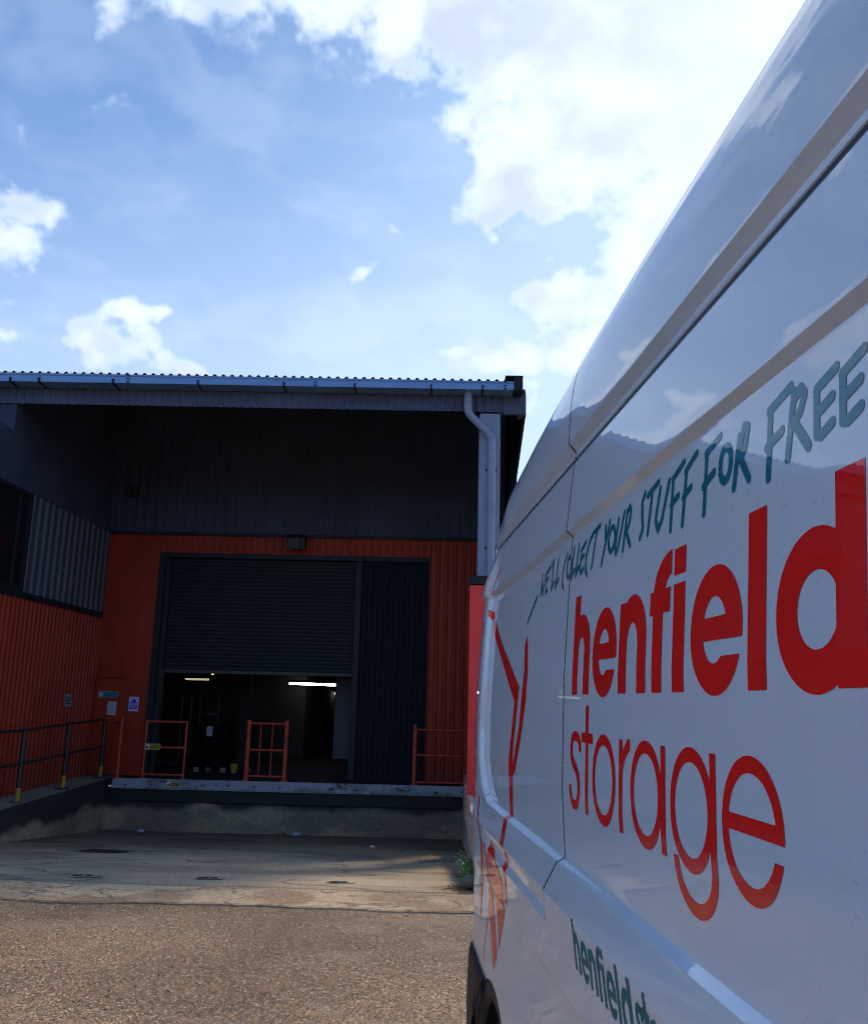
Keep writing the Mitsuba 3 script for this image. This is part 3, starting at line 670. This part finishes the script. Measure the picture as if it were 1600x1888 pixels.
# ---------------------------------------------------------------- drain covers, litter, weed
for i, (x, y, lab) in enumerate(((-3.47, 9.12, 'leftmost round metal drain cover set in the sloping concrete'), (-2.28, 9.22, 'middle round metal drain cover of the three in the slope'), (-1.0, 9.16, 'rightmost round metal drain cover, nearest the van'))):
    t = thing('drain_cover', lab, 'drain cover', 'round drain covers in the loading slope')
    z = slab_z(y) - .008
    tilt = np.array([[1, 0, 0], [0, 1, 0], [0, -SLOPE, 1]])
    def place(m, z=z, x=x, y=y):
        m.vertices = m.vertices @ tilt.T + np.array([x, y, z]); return m
    ring = trimesh.creation.annulus(.080, .097, .010, sections=40)
    obj('rim', place(ring), 'm_iron', t, smooth=30)
    lid = trimesh.creation.cylinder(.0795, .007, sections=40)
    obj('lid', place(lid), 'm_drain', t, smooth=30)
    obj('boss', place(tube((.02, -.01, 0), (.02, -.01, .011), .024, 14)), 'm_steel', t, smooth=30)
    pat = Polygon([(.13 + .03 * math.cos(a) , .09 * math.sin(a)) for a in np.linspace(0, 6.2, 9)]).union(Point(0, 0).buffer(.12)).difference(Point(0, 0).buffer(.098))
    pm = trimesh.creation.extrude_polygon(pat, .004)
    obj('mortar_collar', place(pm), 'm_strip', t)

def crumple(x, y, r, seed, m, lab, catn):
    s = trimesh.creation.icosphere(subdivisions=2, radius=1.0)
    s.vertices *= (.55 + .9 * meshkit.noise(s.vertices * 2.2 + seed, seed)[:, None])
    s.vertices *= np.array([r * 1.5, r, r * .6]); s.vertices += np.array([x, y, slab_z(y) + r * .25])
    k = obj('litter', s, m); tag(k, lab, catn)
crumple(-5.35, 16.6, .04, 3, 'm_paper', 'crumpled white paper scrap at the foot of the dock wall, left', 'litter')
crumple(-2.62, 16.75, .045, 5, 'm_paper', 'crumpled pale wrapper at the foot of the dock wall, middle', 'litter')
crumple(-2.86, 16.72, .055, 8, 'm_cardboard', 'brown scrap beside the pale wrapper at the dock wall', 'litter')
crumple(-1.06, 14.2, .025, 11, 'm_white', 'small white scrap alone on the dark slope, right', 'litter')
crumple(-2.92, 14.9, .02, 15, 'm_plate', 'tiny grey scrap on the dark slope, middle', 'litter')

wd = thing('weed', 'leafy green weed growing at the foot of the brick edge beside the van', 'weed')
stems, la, lb = [], [], []
random.seed(11)
for i in range(13):
    a = random.uniform(2.2, 5.2); ln = random.uniform(.14, .30)
    b0 = np.array([.27 + random.uniform(-.05, .03), 9.15 + random.uniform(-.16, .2), -.06])
    d = np.array([math.cos(a) * .35, math.sin(a) * .30, 1.0]); d /= np.linalg.norm(d)
    stems.append(tube(b0, b0 + d * ln, .004, 6, .002))
    for k in range(9):
        t = .2 + .8 * k / 8
        q = b0 + d * ln * t
        aa = a + k * 2.4 + random.uniform(-.4, .4)
        o = np.array([math.cos(aa), math.sin(aa), random.uniform(-.1, .7)]); o /= np.linalg.norm(o)
        w = np.cross(o, [0, 0, 1.0]); w /= np.linalg.norm(w)
        L = random.uniform(.045, .08) * (1.1 - .4 * t)
        up = np.cross(w, o) * .12 * L
        v = np.array([q, q + o * L * .45 + w * L * .24 + up, q + o * L * .45 - w * L * .24 + up, q + o * L * .5 - up * .5, q + o * L - up * 1.5])
        (la if random.random() < .6 else lb).append(trimesh.Trimesh(v, [(0, 1, 3), (0, 3, 2), (1, 4, 3), (3, 4, 2)], process=False))
obj('stems', cat(*stems), 'm_stem', wd, kind='stuff')
obj('leaves', cat(*la), 'm_leaf', wd, kind='stuff')
obj('leaves', cat(*lb), 'm_leaf_light', wd, kind='stuff')
# dry moss and leaf litter round the weed
mo = []
for i in range(160):
    x, y = .22 + random.gauss(0, .10), 8.95 + random.gauss(0, .16)
    if x < .33: mo.append((x, y, random.uniform(.006, .016)))
mv = []
for x, y, r in mo:
    s = ico.copy(); s.vertices *= np.array([r, r, r * .5]); s.vertices += np.array([x, y, slab_z(y) - .006]); mv.append(s)
k = obj('leaf_litter', cat(*mv), 'm_cardboard'); tag(k, 'brown leaf litter gathered round the weed', 'leaf litter', kind='stuff')

# ---------------------------------------------------------------- the van
VY = math.radians(-4.9555)
VU = np.array([math.sin(VY), math.cos(VY), 0]); VN = np.array([math.cos(VY), -math.sin(VY), 0]); VZ = np.array([0, 0, 1.0])
WC = 1.40                                               # distance of the centre line
def vpt(s, w, z): return np.multiply.outer(np.asarray(s, float), VU) + np.multiply.outer(np.asarray(w, float), VN) + np.multiply.outer(np.asarray(z, float), VZ)

PROF = np.array([  # z, w  of the side from sill to roof shoulder
    (.28, .480), (.30, .462), (.36, .452), (.50, .448), (.76, .450), (.98, .4525), (1.025, .4525), (1.036, .4475), (1.12, .443), (1.215, .4330), (1.222, .4318), (1.284, .4425), (1.299, .4440),
    (1.3085, .4630), (1.314, .4637), (1.46, .4580), (1.71, .4640), (1.90, .4760), (2.048, .4878), (2.0535, .4880), (2.067, .4732), (2.073, .4732), (2.225, .4915), (2.238, .4935),
    (2.241, .5020), (2.250, .5030), (2.253, .4955), (2.263, .4980), (2.268, .4985), (2.2885, .4815), (2.296, .4810), (2.38, .4850), (2.44, .4930), (2.49, .5040), (2.53, .5200), (2.56, .5430), (2.585, .5800), (2.605, .64), (2.62, .74)])
def W0(z): return np.interp(z, PROF[:, 0], PROF[:, 1])
ZROW = np.unique(np.concatenate([PROF[:, 0], np.linspace(.30, .98, 52), np.linspace(1.04, 1.21, 9), [1.145, 1.150, 1.168, 1.173, 1.205, 1.212], np.linspace(1.33, 2.05, 56), np.linspace(2.09, 2.22, 7), np.linspace(2.32, 2.6, 15)]))
def sm(a, b, x): return mikit_smooth(a, b, x)
GS = 2.128                                               # panel gap
def roofk(s): return np.interp(s, [1.58, 2.1, 2.68, 3.2, 3.62, 4.0], [1, .95, .80, .55, .27, .12])
def nose(s): return np.interp(s, [-2.55, -2.0, -1.75, -.95, -.6], [.12, .20, .30, .97, 1.0])
S0Z = np.array([(.28, 3.72), (.79, 3.72), (.99, 3.75), (1.21, 3.67), (1.43, 3.64), (1.75, 3.64), (1.975, 3.63), (2.115, 3.56), (2.285, 3.48), (2.32, 3.46), (2.62, 3.40)])
RC = .28
def s0(z): return np.interp(z, S0Z[:, 0], S0Z[:, 1])
LEDGE = np.array([(1.305, 3.30), (1.35, 3.42), (1.42, 3.48), (1.55, 3.50), (1.74, 3.48), (2.0, 3.49), (2.07, 3.48), (2.20, 3.36), (2.26, 3.2)])
def Wsz(s, z):
    """side surface before the end corner"""
    s, z = np.asarray(s, float), np.asarray(z, float)
    w = W0(z)
    # raised border round the recessed rear panel
    sl = np.interp(z, LEDGE[:, 0], LEDGE[:, 1])
    zone = (z > 1.302) * sm(2.24, 2.10, z)
    w = w - zone * .022 * sm(0, .045, s - sl)
    w = w + .020 * sm(3.15, 3.5, s) * sm(2.255, 2.30, z)
    # swage above the wheel arch: a shallow recess with a pointed front end
    w = w + .011 * sm(1.147, 1.168, z) * sm(1.2135, 1.203, z) * sm(2.235, 2.262, s) * sm(3.45, 3.1, s)
    # wheel arch flare and pressing curves of the lower panel
    r = np.sqrt((s - 3.12) ** 2 + (z - .34) ** 2)
    w = w - .010 * sm(.80, .42, r) * sm(1.02, .76, z)
    w = w + .007 * np.exp(-((z - .80 - .10 * np.sin(s * 1.1)) / .11) ** 2) * sm(2.9, 2.2, s)
    # panel gap
    gs = GS + np.interp(z, [1.21, 1.222, 1.299], [.10, .10, 0]) * 1.0
    w = w + .016 * (np.abs(s - gs) < .0053) * sm(1.19, 1.215, z) * (z < 2.62)
    return w
def Wend(s, z):
    """with the rounded rear corner"""
    d = np.clip((s - s0(z)) / RC, 0, 1)
    return Wsz(np.minimum(s, s0(z) + .02), z) + RC * (1 - np.sqrt(np.maximum(1 - d * d, 0)))

def zmap(s, z):
    k, g = roofk(s), nose(s)
    z = np.where(z > 2.31, 2.31 + (z - 2.31) * k, z)
    return np.where(z > 1.0, 1.0 + (z - 1.0) * g, z)

scol = np.unique(np.round(np.concatenate([np.linspace(-2.5, -.6, 39), np.linspace(-.6, 1.9, 60), np.linspace(1.9, 2.6, 55), np.linspace(2.6, 3.04, 46), [2.238, 2.262],
        [GS + o for o in (-.0085, -.0056, -.0052, .0052, .0056, .0085)]]), 5))
Z = ZROW
shear = np.interp(Z, [1.21, 1.222, 1.299], [.10, .10, 0])
bump = lambda s: np.clip(1 - np.abs(s - GS) / .35, 0, 1)
bump2 = lambda s: np.where(np.abs(s - GS) < .012, 1.0, bump(s))
rows_s, rows_w = [], []
for s in scol:
    ss = s + shear * bump2(s)
    rows_s.append(ss); rows_w.append(Wsz(ss, Z))
# columns from 3.04 up to the corner start, then round the corner
for t in np.linspace(.011, 1, 92):
    ss = 3.04 + (s0(Z) - 3.04) * t
    rows_s.append(ss); rows_w.append(Wsz(ss, Z))
wcorner = Wsz(s0(Z), Z)
for a in np.linspace(4, 90, 16):
    a = math.radians(a)
    rows_s.append(s0(Z) + RC * math.sin(a)); rows_w.append(wcorner + RC * (1 - math.cos(a)))
S, Wd = np.array(rows_s), np.array(rows_w)
Zg = zmap(S, np.broadcast_to(Z, S.shape))
Wd = Wd + .10 * (1 - nose(S)) * sm(1.0, 1.4, Zg)
left = np.stack([S, Wd, Zg], -1)
right = np.stack([S, 2 * WC - Wd, Zg], -1)[::-1]
wall = np.concatenate([left, right], 0)                 # round the back
body = grid_mesh(wall)
# arch cut: drop faces inside, snap the border
AC, AR = np.array([3.12, .34]), .42
AC2 = np.array([-1.15, .34])
def cut_arch(v, f, c, side):
    v = v.copy()
    near = (v[:, 1] < WC) if side < 0 else (v[:, 1] > WC)
    rel = v[:, [0, 2]] - c
    r = np.linalg.norm(rel, axis=1)
    inside = near & (r < AR) & (v[:, 2] < 1.0)
    n_in = inside[f].sum(1)
    crossing = (n_in > 0) & (n_in < 3)
    snap = np.zeros(len(v), bool); snap[f[crossing].ravel()] = True; snap &= inside
    k = AR / np.maximum(r[snap], 1e-6)
    v[snap, 0] = c[0] + rel[snap, 0] * k; v[snap, 2] = np.maximum(.28, c[1] + rel[snap, 1] * k)
    return v, f[n_in < 3]
v, f = body.vertices.copy(), np.array(body.faces)
for c in (AC, AC2):
    for sd in (-1, 1): v, f = cut_arch(v, f, c, sd)
# roof skin, floor and nose close the shell
top = wall[:, -1]
nl = len(left)
tl, tr = left[:, -1], left[:, -1] * [1, -1, 1] + [0, 2 * WC, 0]
cross = np.linspace(0, 1, 15)
roof = np.stack([tl * (1 - t) + tr * t + np.array([0, 0, .035 * math.sin(math.pi * t)]) for t in cross], 1)
bl_, br_ = left[:, 0], left[:, 0] * [1, -1, 1] + [0, 2 * WC, 0]
floor = np.stack([bl_, br_], 1)
nose_l = left[0]; nose_face = np.stack([nose_l * (1 - t) + (nose_l * [1, -1, 1] + [0, 2 * WC, 0]) * t for t in (0, .5, 1)], 0)
end_l = left[-1]
parts = [trimesh.Trimesh(v, f, process=False), grid_mesh(roof), grid_mesh(floor), grid_mesh(nose_face)]
body = cat(*parts)
body.vertices = vpt(body.vertices[:, 0], body.vertices[:, 1], body.vertices[:, 2])
body.merge_vertices(digits_vertex=6); body.update_faces(body.nondegenerate_faces())
van = thing('van', 'white high roof panel van with red and teal lettering parked close on the right', 'van')
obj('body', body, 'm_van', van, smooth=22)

def on_van(s, z, off): 
    s, z = np.asarray(s, float), np.asarray(z, float)
    return vpt(s, Wend(s, z) - off, zmap(s, z))
ZCUT = sorted(set(PROF[:, 0]) | {1.147, 1.168, 1.203, 1.2135})
def decal(poly, m, name, label=None, off=.0009, size=.012):
    """a vinyl film laid on the side of the van; poly in (s, z)"""
    vs, fs, n = [], [], 0
    lo, hi = poly.bounds[1], poly.bounds[3]
    cuts = [lo - 1e-6] + [c for c in ZCUT if lo < c < hi] + [hi + 1e-6]
    for a, b in zip(cuts[:-1], cuts[1:]):
        piece = poly.intersection(sbox(-9, a, 9, b))
        for g in getattr(piece, 'geoms', [piece]):
            if g.geom_type != 'Polygon' or g.area < 1e-8: continue
            vv, ff = trimesh.creation.triangulate_polygon(g, engine='earcut')
            vv, ff = trimesh.remesh.subdivide_to_size(np.c_[vv, np.zeros(len(vv))], ff, size, max_iter=12)
            vs.append(vv[:, :2]); fs.append(ff + n); n += len(vv)
    vv, ff = np.vstack(vs), np.vstack(fs)
    me = trimesh.Trimesh(on_van(vv[:, 0], vv[:, 1], off), ff, process=False)
    me.merge_vertices(digits_vertex=6)
    return obj(name, me, m, van, smooth=22, label=label)

# --- the two-line name, own geometric alphabet; x runs with the reading direction, heights in metres
def ell(cx, cy, rx, ry): return affinity.scale(Point(cx, cy).buffer(1, 48), rx, ry, origin=(cx, cy))
def R(x0, x1, y0, y1): return sbox(x0, y0, x1, y1)
def bowl_arch(x0, x1, xh, st, cap):
    """right half of h and n: arch and right stem"""
    cx, rx = (x0 + x1) / 2, (x1 - x0) / 2
    ry = min(cap, rx * 1.0)
    outer = ell(cx, xh - ry + .004, rx, ry).union(R(x0, x1, 0, xh - ry))
    inner = ell(cx, xh - ry - .006, rx - st, ry - st * .80).union(R(x0 + st, x1 - st, -.01, xh - ry - .006))
    return outer.intersection(R(x0, x1, 0, 1)).difference(inner)
XH, AS = .165, .221
def e_bold(x0, x1, lo=-.006, hi=.171):
    cx, cy, rx, ry = (x0 + x1) / 2, (lo + hi) / 2, (x1 - x0) / 2, (hi - lo) / 2
    o = ell(cx, cy, rx, ry); i = ell(cx - .002, cy, rx - .050, ry - .043)
    g = o.difference(i).union(R(x0 + .02, x1 - .004, .068, .100).intersection(o))
    g = g.difference(R(cx + .012, x1 + .02, .046, .0675))
    return g
def henfield():
    G = []
    st = .050
    G += [R(0, st, 0, AS), bowl_arch(.0, .154, XH + .006, st, .085)]
    G += [e_bold(.181, .362)]
    G += [R(.380, .430, 0, XH), bowl_arch(.380, .546, XH + .006, st, .085)]
    hook = ell(.672, .158, .092, .066).difference(ell(.678, .152, .044, .034)).intersection(R(.575, .668, .158, .3))
    G += [R(.580, .630, 0, .160), R(.563, .664, .126, .165), hook]
    G += [R(.681, .732, 0, XH), R(.681, .732, .179, AS)]
    G += [e_bold(.760, .944)]
    G += [R(.960, 1.012, 0, AS)]
    bowl = ell(1.131, .0825, .092, .0885).difference(ell(1.135, .082, .045, .042))
    G += [bowl, R(1.174, 1.231, 0, AS)]
    return unary_union(G)
def storage():
    t, xh = .0205, .163
    G = []
    def arc(cx, cy, rx, ry, a0, a1, w, n=40):
        a = np.radians(np.linspace(a0, a1, n))
        return LineString(np.c_[cx + rx * np.cos(a), cy + ry * np.sin(a)]).buffer(w / 2, cap_style='flat')
    sp = [(.085, .122), (.078, .142), (.058, .152), (.036, .153), (.014, .146), (.004, .126), (.010, .105), (.034, .091), (.056, .080), (.074, .062), (.077, .038), (.064, .016), (.040, .008), (.016, .012), (.002, .026), (-.006, .047)]
    sp = np.array(sp); tt = np.linspace(0, len(sp) - 1, 90)
    from scipy.interpolate import CubicSpline
    cs = CubicSpline(np.arange(len(sp)), sp)(tt)
    G += [LineString(cs).buffer(t / 2, cap_style='flat')]
    G += [R(.135, .158, 0, .219), R(.099, .194, .1425, .163)]
    G += [ell(.281, .080, .085, .085).difference(ell(.281, .080, .065, .0645))]
    G += [R(.390, .412, 0, .161), arc(.470, .085, .069, .069, 90, 175, t).intersection(R(.39, .4585, .08, .2)), R(.440, .4585, .143, .163)]
    G += [ell(.547, .080, .085, .085).difference(ell(.547, .080, .065, .0645)), R(.625, .647, 0, .161)]
    G += [ell(.755, .080, .085, .085).difference(ell(.755, .080, .065, .0645)), R(.829, .850, .0, .161)]
    G += [arc(.765, .010, .0745, .061, 180, 360, t)]
    o = ell(.958, .080, .088, .085); i = ell(.958, .080, .068, .0645)
    G += [o.difference(i).difference(R(.985, 1.08, .0535, .0735)).union(R(.88, 1.045, .0735, .0935).intersection(o))]
    return unary_union(G)
def to_van(g, sx, z0): return affinity.affine_transform(g, [-1, 0, 0, 1, sx, z0])
def each(g): return sorted(getattr(g, 'geoms', [g]), key=lambda q: q.bounds[0])
decal(to_van(henfield(), 2.040, 1.672), 'm_red_vinyl', 'lettering', 'bold red lowercase lettering, upper line')
decal(to_van(storage(), 2.040, 1.430), 'm_red_vinyl', 'lettering', 'thin red lowercase lettering, lower line')
# web address, the part in view and the rest of it hidden beyond the frame
def stroke_text(items, h, w):
    return unary_union([LineString(p).buffer(w / 2, cap_style='flat') if len(p) > 1 else Point(p[0]).buffer(w / 2) for p in items])
sc_ = .50
url = affinity.scale(henfield(), .335, .445, origin=(0, 0))
url = url.buffer(-.0012)
ust = affinity.translate(affinity.scale(storage(), .335, .445, origin=(0, 0)).buffer(.0026), .438, 0)
for g in (url, ust):
    decal(to_van(g, 1.93, 1.1275), 'm_green_vinyl', 'lettering', 'small dark green lowercase lettering below the moulding')

# --- hand-drawn capitals, strokes in (s, z)
HS = []
def hs(*pts, w=.0125): HS.append((pts, w))
hs((2.492, 2.010), (2.502, 1.948), (2.479, 1.980), (2.467, 1.945), (2.448, 2.003), w=.009)            # W
hs((2.432, 2.005), (2.428, 1.955), (2.418, 1.948), (2.405, 1.955)); hs((2.432, 2.004), (2.385, 2.014)); hs((2.430, 1.982), (2.400, 1.988))   # E
hs((2.366, 2.028), (2.366, 2.012), w=.009)                                                       # '
hs((2.342, 2.026), (2.351, 1.950), (2.318, 1.966)); hs((2.278, 2.020), (2.298, 1.948), (2.262, 1.968))   # LL
hs((2.172, 2.018), (2.196, 2.000), (2.215, 1.972), (2.210, 1.945), (2.194, 1.934))             # C
def loop(cs, cz, rs, rz, w=.0125, n=24):
    a = np.linspace(0, 2 * math.pi, n); hs(*[(cs + rs * math.cos(t), cz + rz * math.sin(t)) for t in a], w=w)
loop(2.144, 1.980, .022, .026)                                                                  # O
hs((2.098, 2.020), (2.111, 1.948), (2.080, 1.966)); hs((2.048, 2.020), (2.066, 1.948), (2.036, 1.966))   # LL
hs((2.020, 2.002), (2.022, 1.956), (2.010, 1.946), (1.990, 1.954)); hs((2.021, 2.000), (1.978, 2.014)); hs((2.020, 1.978), (1.992, 1.986))  # E
hs((1.905, 2.024), (1.938, 2.012), (1.968, 1.980), (1.966, 1.948), (1.950, 1.934))             # C
hs((1.895, 2.024), (1.855, 2.029)); hs((1.880, 2.025), (1.910, 1.946))                          # T
hs((1.808, 2.018), (1.802, 1.988)); hs((1.774, 2.022), (1.826, 1.938))                          # Y
loop(1.752, 1.980, .024, .025)                                                                  # O
hs((1.707, 2.012), (1.722, 1.962), (1.714, 1.944), (1.700, 1.956), (1.668, 2.018))             # U
hs((1.648, 2.015), (1.665, 1.943)); hs((1.650, 2.010), (1.632, 2.022), (1.622, 2.010), (1.632, 1.988), (1.648, 1.976), (1.618, 1.945))     # R
hs((1.537, 2.026), (1.552, 2.012), (1.548, 1.985), (1.540, 1.962), (1.556, 1.946))             # S
hs((1.520, 2.017), (1.460, 2.028)); hs((1.494, 2.021), (1.510, 1.946))                          # T
hs((1.450, 2.014), (1.468, 1.962), (1.452, 1.942), (1.434, 1.956), (1.404, 2.016))             # U
hs((1.384, 2.014), (1.387, 1.930)); hs((1.387, 2.014), (1.335, 2.030)); hs((1.390, 1.972), (1.356, 1.980))    # F
hs((1.322, 2.013), (1.331, 1.928)); hs((1.326, 2.012), (1.279, 2.029)); hs((1.332, 1.972), (1.299, 1.980))    # F
hs((1.236, 2.018), (1.240, 1.926)); hs((1.240, 2.016), (1.187, 2.028)); hs((1.246, 1.968), (1.206, 1.980), w=.0135)   # F
loop(1.164, 1.981, .019, .024, w=.0135)                                                         # O
hs((1.118, 2.006), (1.132, 1.939), w=.0135); hs((1.116, 1.990), (1.104, 2.017), (1.092, 2.012), (1.098, 1.988), (1.112, 1.974), (1.084, 1.940), w=.0135)   # R
hs((1.024, 2.010), (1.026, 1.926), w=.014); hs((1.028, 2.012), (.971, 2.024), w=.014); hs((1.032, 1.966), (.992, 1.976), w=.014)   # F
hs((.962, 2.014), (.975, 1.938), w=.014); hs((.961, 2.005), (.946, 2.013), (.936, 2.003), (.945, 1.986), (.960, 1.976), (.925, 1.938), w=.014)   # R
hs((.908, 1.998), (.906, 1.945), (.896, 1.942), (.873, 1.949), w=.014); hs((.908, 1.998), (.866, 2.008), w=.014); hs((.907, 1.969), (.874, 1.978), w=.014)   # E
hs((.852, 1.996), (.851, 1.944), (.841, 1.941), (.817, 1.948), w=.014); hs((.853, 1.996), (.811, 2.007), w=.014); hs((.852, 1.968), (.818, 1.977), w=.014)   # E
for s_hi, s_lo in ((2.6, 2.25), (2.25, 1.84), (1.84, 1.60), (1.60, 1.265), (1.265, 1.06), (1.06, .7)):
    word = [LineString(p).buffer(w / 2, 12) for p, w in HS if s_lo < np.mean([q[0] for q in p]) <= s_hi]
    decal(unary_union(word), 'm_teal_vinyl', 'lettering', 'teal hand drawn word of the top line')
decal(LineString([(2.552, 1.952), (2.682, 1.890)]).buffer(.007), 'm_teal_vinyl', 'speech_line', 'short teal stroke before the lettering')

# --- red line work of the livery near the rear corner
def band(pts, w): return LineString(pts).buffer(w / 2, cap_style='flat', join_style='mitre')
RL = [Polygon([(3.52, 2.012), (3.20, 1.862), (2.760, 1.700), (2.800, 1.650), (2.84, 1.655), (3.40, 1.900), (3.52, 1.985)]),
      Polygon([(2.764, 1.70), (2.835, 1.665), (2.925, 1.476), (2.925, 1.05), (2.862, 1.05), (2.862, 1.317), (2.846, 1.513)]),
      Polygon([(2.666, 1.850), (2.703, 1.823), (2.686, 1.741), (2.745, 1.582), (2.835, 1.478), (2.877, 1.420), (2.80, 1.448), (2.72, 1.54), (2.640, 1.66), (2.626, 1.739)]),
      Polygon([(3.28, 2.148), (3.36, 2.112), (3.46, 2.058), (3.475, 2.066), (3.37, 2.128)]),
      Polygon([(2.95, 1.10), (3.22, 1.19), (3.30, 1.12), (3.10, .97), (3.04, .88), (2.96, 1.01)]),
      Polygon([(2.93, 1.04), (2.97, 1.03), (3.06, .86), (3.14, .93), (3.36, 1.16), (3.39, 1.14), (3.27, .93), (3.11, .80)]),
      Polygon([(3.42, 1.16), (3.46, 1.16), (3.56, .95), (3.50, .865), (3.50, .95)])]
RL += [band([(3.605, 1.97), (3.625, 1.60), (3.62, 1.34)], .014), band([(3.56, 1.30), (3.46, 1.18), (3.40, 1.05)], .018), band([(3.30, .98), (3.34, .86), (3.36, .765)], .012)]
RL = RL[:4] + each(unary_union([g.buffer(0) for g in RL[4:]]))
for i, g in enumerate(RL):
    decal(g.buffer(0), 'm_red_vinyl', 'livery_stripe', None, off=.0010 + .0001 * i)

# black roof-gutter seal, moulding below, bumper and arch trim
SEAL = sbox(-.6, 2.2415, 3.47, 2.2495)
decal(SEAL, 'm_black_plastic', 'roof_seal', None, off=.0072)
decal(Polygon([(GS - .0044, 1.299), (GS - .0044, 2.50), (GS + .0044, 2.50), (GS + .0044, 1.299), (GS + .1040, 1.222), (GS + .0960, 1.222)]), 'm_black_plastic', 'panel_gap', None, off=.0158)
# rear bumper wrapping the corner
bz = np.array([.28, .30, .40, .55, .68, .715, .73, .732]); bo = np.array([0, .014, .020, .020, .018, .014, .004, -.02])
bs = np.concatenate([np.linspace(3.30, s0(.5), 16)])
Bc = []
for s in bs: Bc.append(np.stack([np.full(8, s), Wsz(np.full(8, min(s, 3.78)), bz) - bo, bz], 1))
for a in np.linspace(5, 90, 14):
    a = math.radians(a)
    Bc.append(np.stack([s0(.5) + (RC + bo) * math.sin(a), Wsz(np.full(8, 3.78), bz) + RC - (RC + bo) * math.cos(a), bz], 1))
Bc = np.array(Bc); Bm = Bc[::-1] * [1, -1, 1] + [0, 2 * WC, 0]
B = np.concatenate([Bc, Bm], 0)
keep = grid_mesh(B)
vv = keep.vertices; rr = np.linalg.norm(vv[:, [0, 2]] - AC, axis=1)
ff = np.array(keep.faces)[(rr < AR - .01)[keep.faces].sum(1) < 2]
keep = trimesh.Trimesh(vpt(vv[:, 0], vv[:, 1], vv[:, 2]), ff, process=False)
obj('bumper', keep, 'm_black_plastic', van, smooth=35, label='black plastic corner of the bumper')
def ringm(c, r0, r1, w_in, w_out, a0=-6, a1=186, n=60):
    a = np.radians(np.linspace(a0, a1, n))
    prof = [(r1, w_out + .012), (r1 + .004, w_out), (r1 - .01, w_out - .006), (r0 + .01, w_out + .000), (r0, w_out + .012), (r0, w_in)]
    P = np.stack([vpt(c[0] + r * np.cos(a), np.full(n, w), np.maximum(.26, c[1] + r * np.sin(a))) for r, w in prof])
    return grid_mesh(P)
obj('wheel_arch', ringm(AC, .355, AR, .75, .445), 'm_black_plastic', van, smooth=35)
obj('wheel_arch', ringm(AC2, .355, AR, .75, .445), 'm_black_plastic', van, smooth=35)
def wheel(sc, wc):
    prof = np.array([(.20, -.10), (.215, -.115), (.30, -.118), (.325, -.105), (.338, -.08), (.340, 0), (.338, .08), (.325, .105), (.30, .118), (.215, .115), (.20, .10), (.20, -.10)])
    ty = trimesh.creation.revolve(prof, sections=56)
    rim = trimesh.creation.revolve(np.array([(.0, -.05), (.05, -.055), (.06, -.075), (.15, -.07), (.17, -.05), (.185, -.09), (.20, -.098), (.20, .098), (.0, .098)]), sections=40)
    def put(m):
        x = m.vertices; m.vertices = vpt(sc + x[:, 0], wc + x[:, 2], .34 + x[:, 1]); m.fix_normals(); return m
    k = van + '__wheel'; k = numbered(k)
    scene[k] = mikit.ply(put(rim), 'm_plate', smooth=30)
    obj('tyre', put(ty), 'm_rubber', k, smooth=35)
    nuts = cat(*[tube((.11 * math.cos(a), .11 * math.sin(a), -.068), (.11 * math.cos(a), .11 * math.sin(a), -.088), .012, 6) for a in np.arange(5) * 1.2566])
    obj('wheel_nuts', put(nuts), 'm_iron', k, kind='stuff')
for sc2 in (3.12, -1.15):
    wheel(sc2, .60); wheel(sc2, 2 * WC - .60)
for c in (AC, AC2):
    obj('wheel_well', grid_mesh(np.stack([vpt(c[0] + (AR + .02) * np.cos(np.radians(np.linspace(0, 180, 30))), np.full(30, w), c[1] + (AR + .02) * np.sin(np.radians(np.linspace(0, 180, 30)))) for w in (.47, .95)])), 'm_rubber', van)
# rear doors, handle and lamps on the end face
se = 3.57 + RC
dz = np.linspace(.80, 2.18, 30)
def end_s(z): return s0(z) + RC
gap = cat(*[grid_mesh(np.stack([vpt(end_s(dz) + .0015, np.full(30, w), dz) for w in (x - .004, x + .004)])) for x in (WC, .80, 2 * WC - .80)])
obj('door_gap', gap, 'm_black_plastic', van)
hz = np.linspace(1.15, 1.35, 5)
hm = bx(WC + .06, WC + .13, 0, .03, 1.12, 1.36, .01); hv = hm.vertices
hm.vertices = vpt(end_s(hv[:, 2]) + hv[:, 1], hv[:, 0], hv[:, 2])
obj('rear_door_handle', hm, 'm_black_plastic', van)
for w in (.70, 2 * WC - .70):
    lm = bx(w - .04, w + .04, 0, .02, .98, 1.42, .008); lv = lm.vertices
    lm.vertices = vpt(end_s(lv[:, 2]) + lv[:, 1], lv[:, 0], lv[:, 2])
    obj('tail_lamp', lm, 'm_red_vinyl', van)
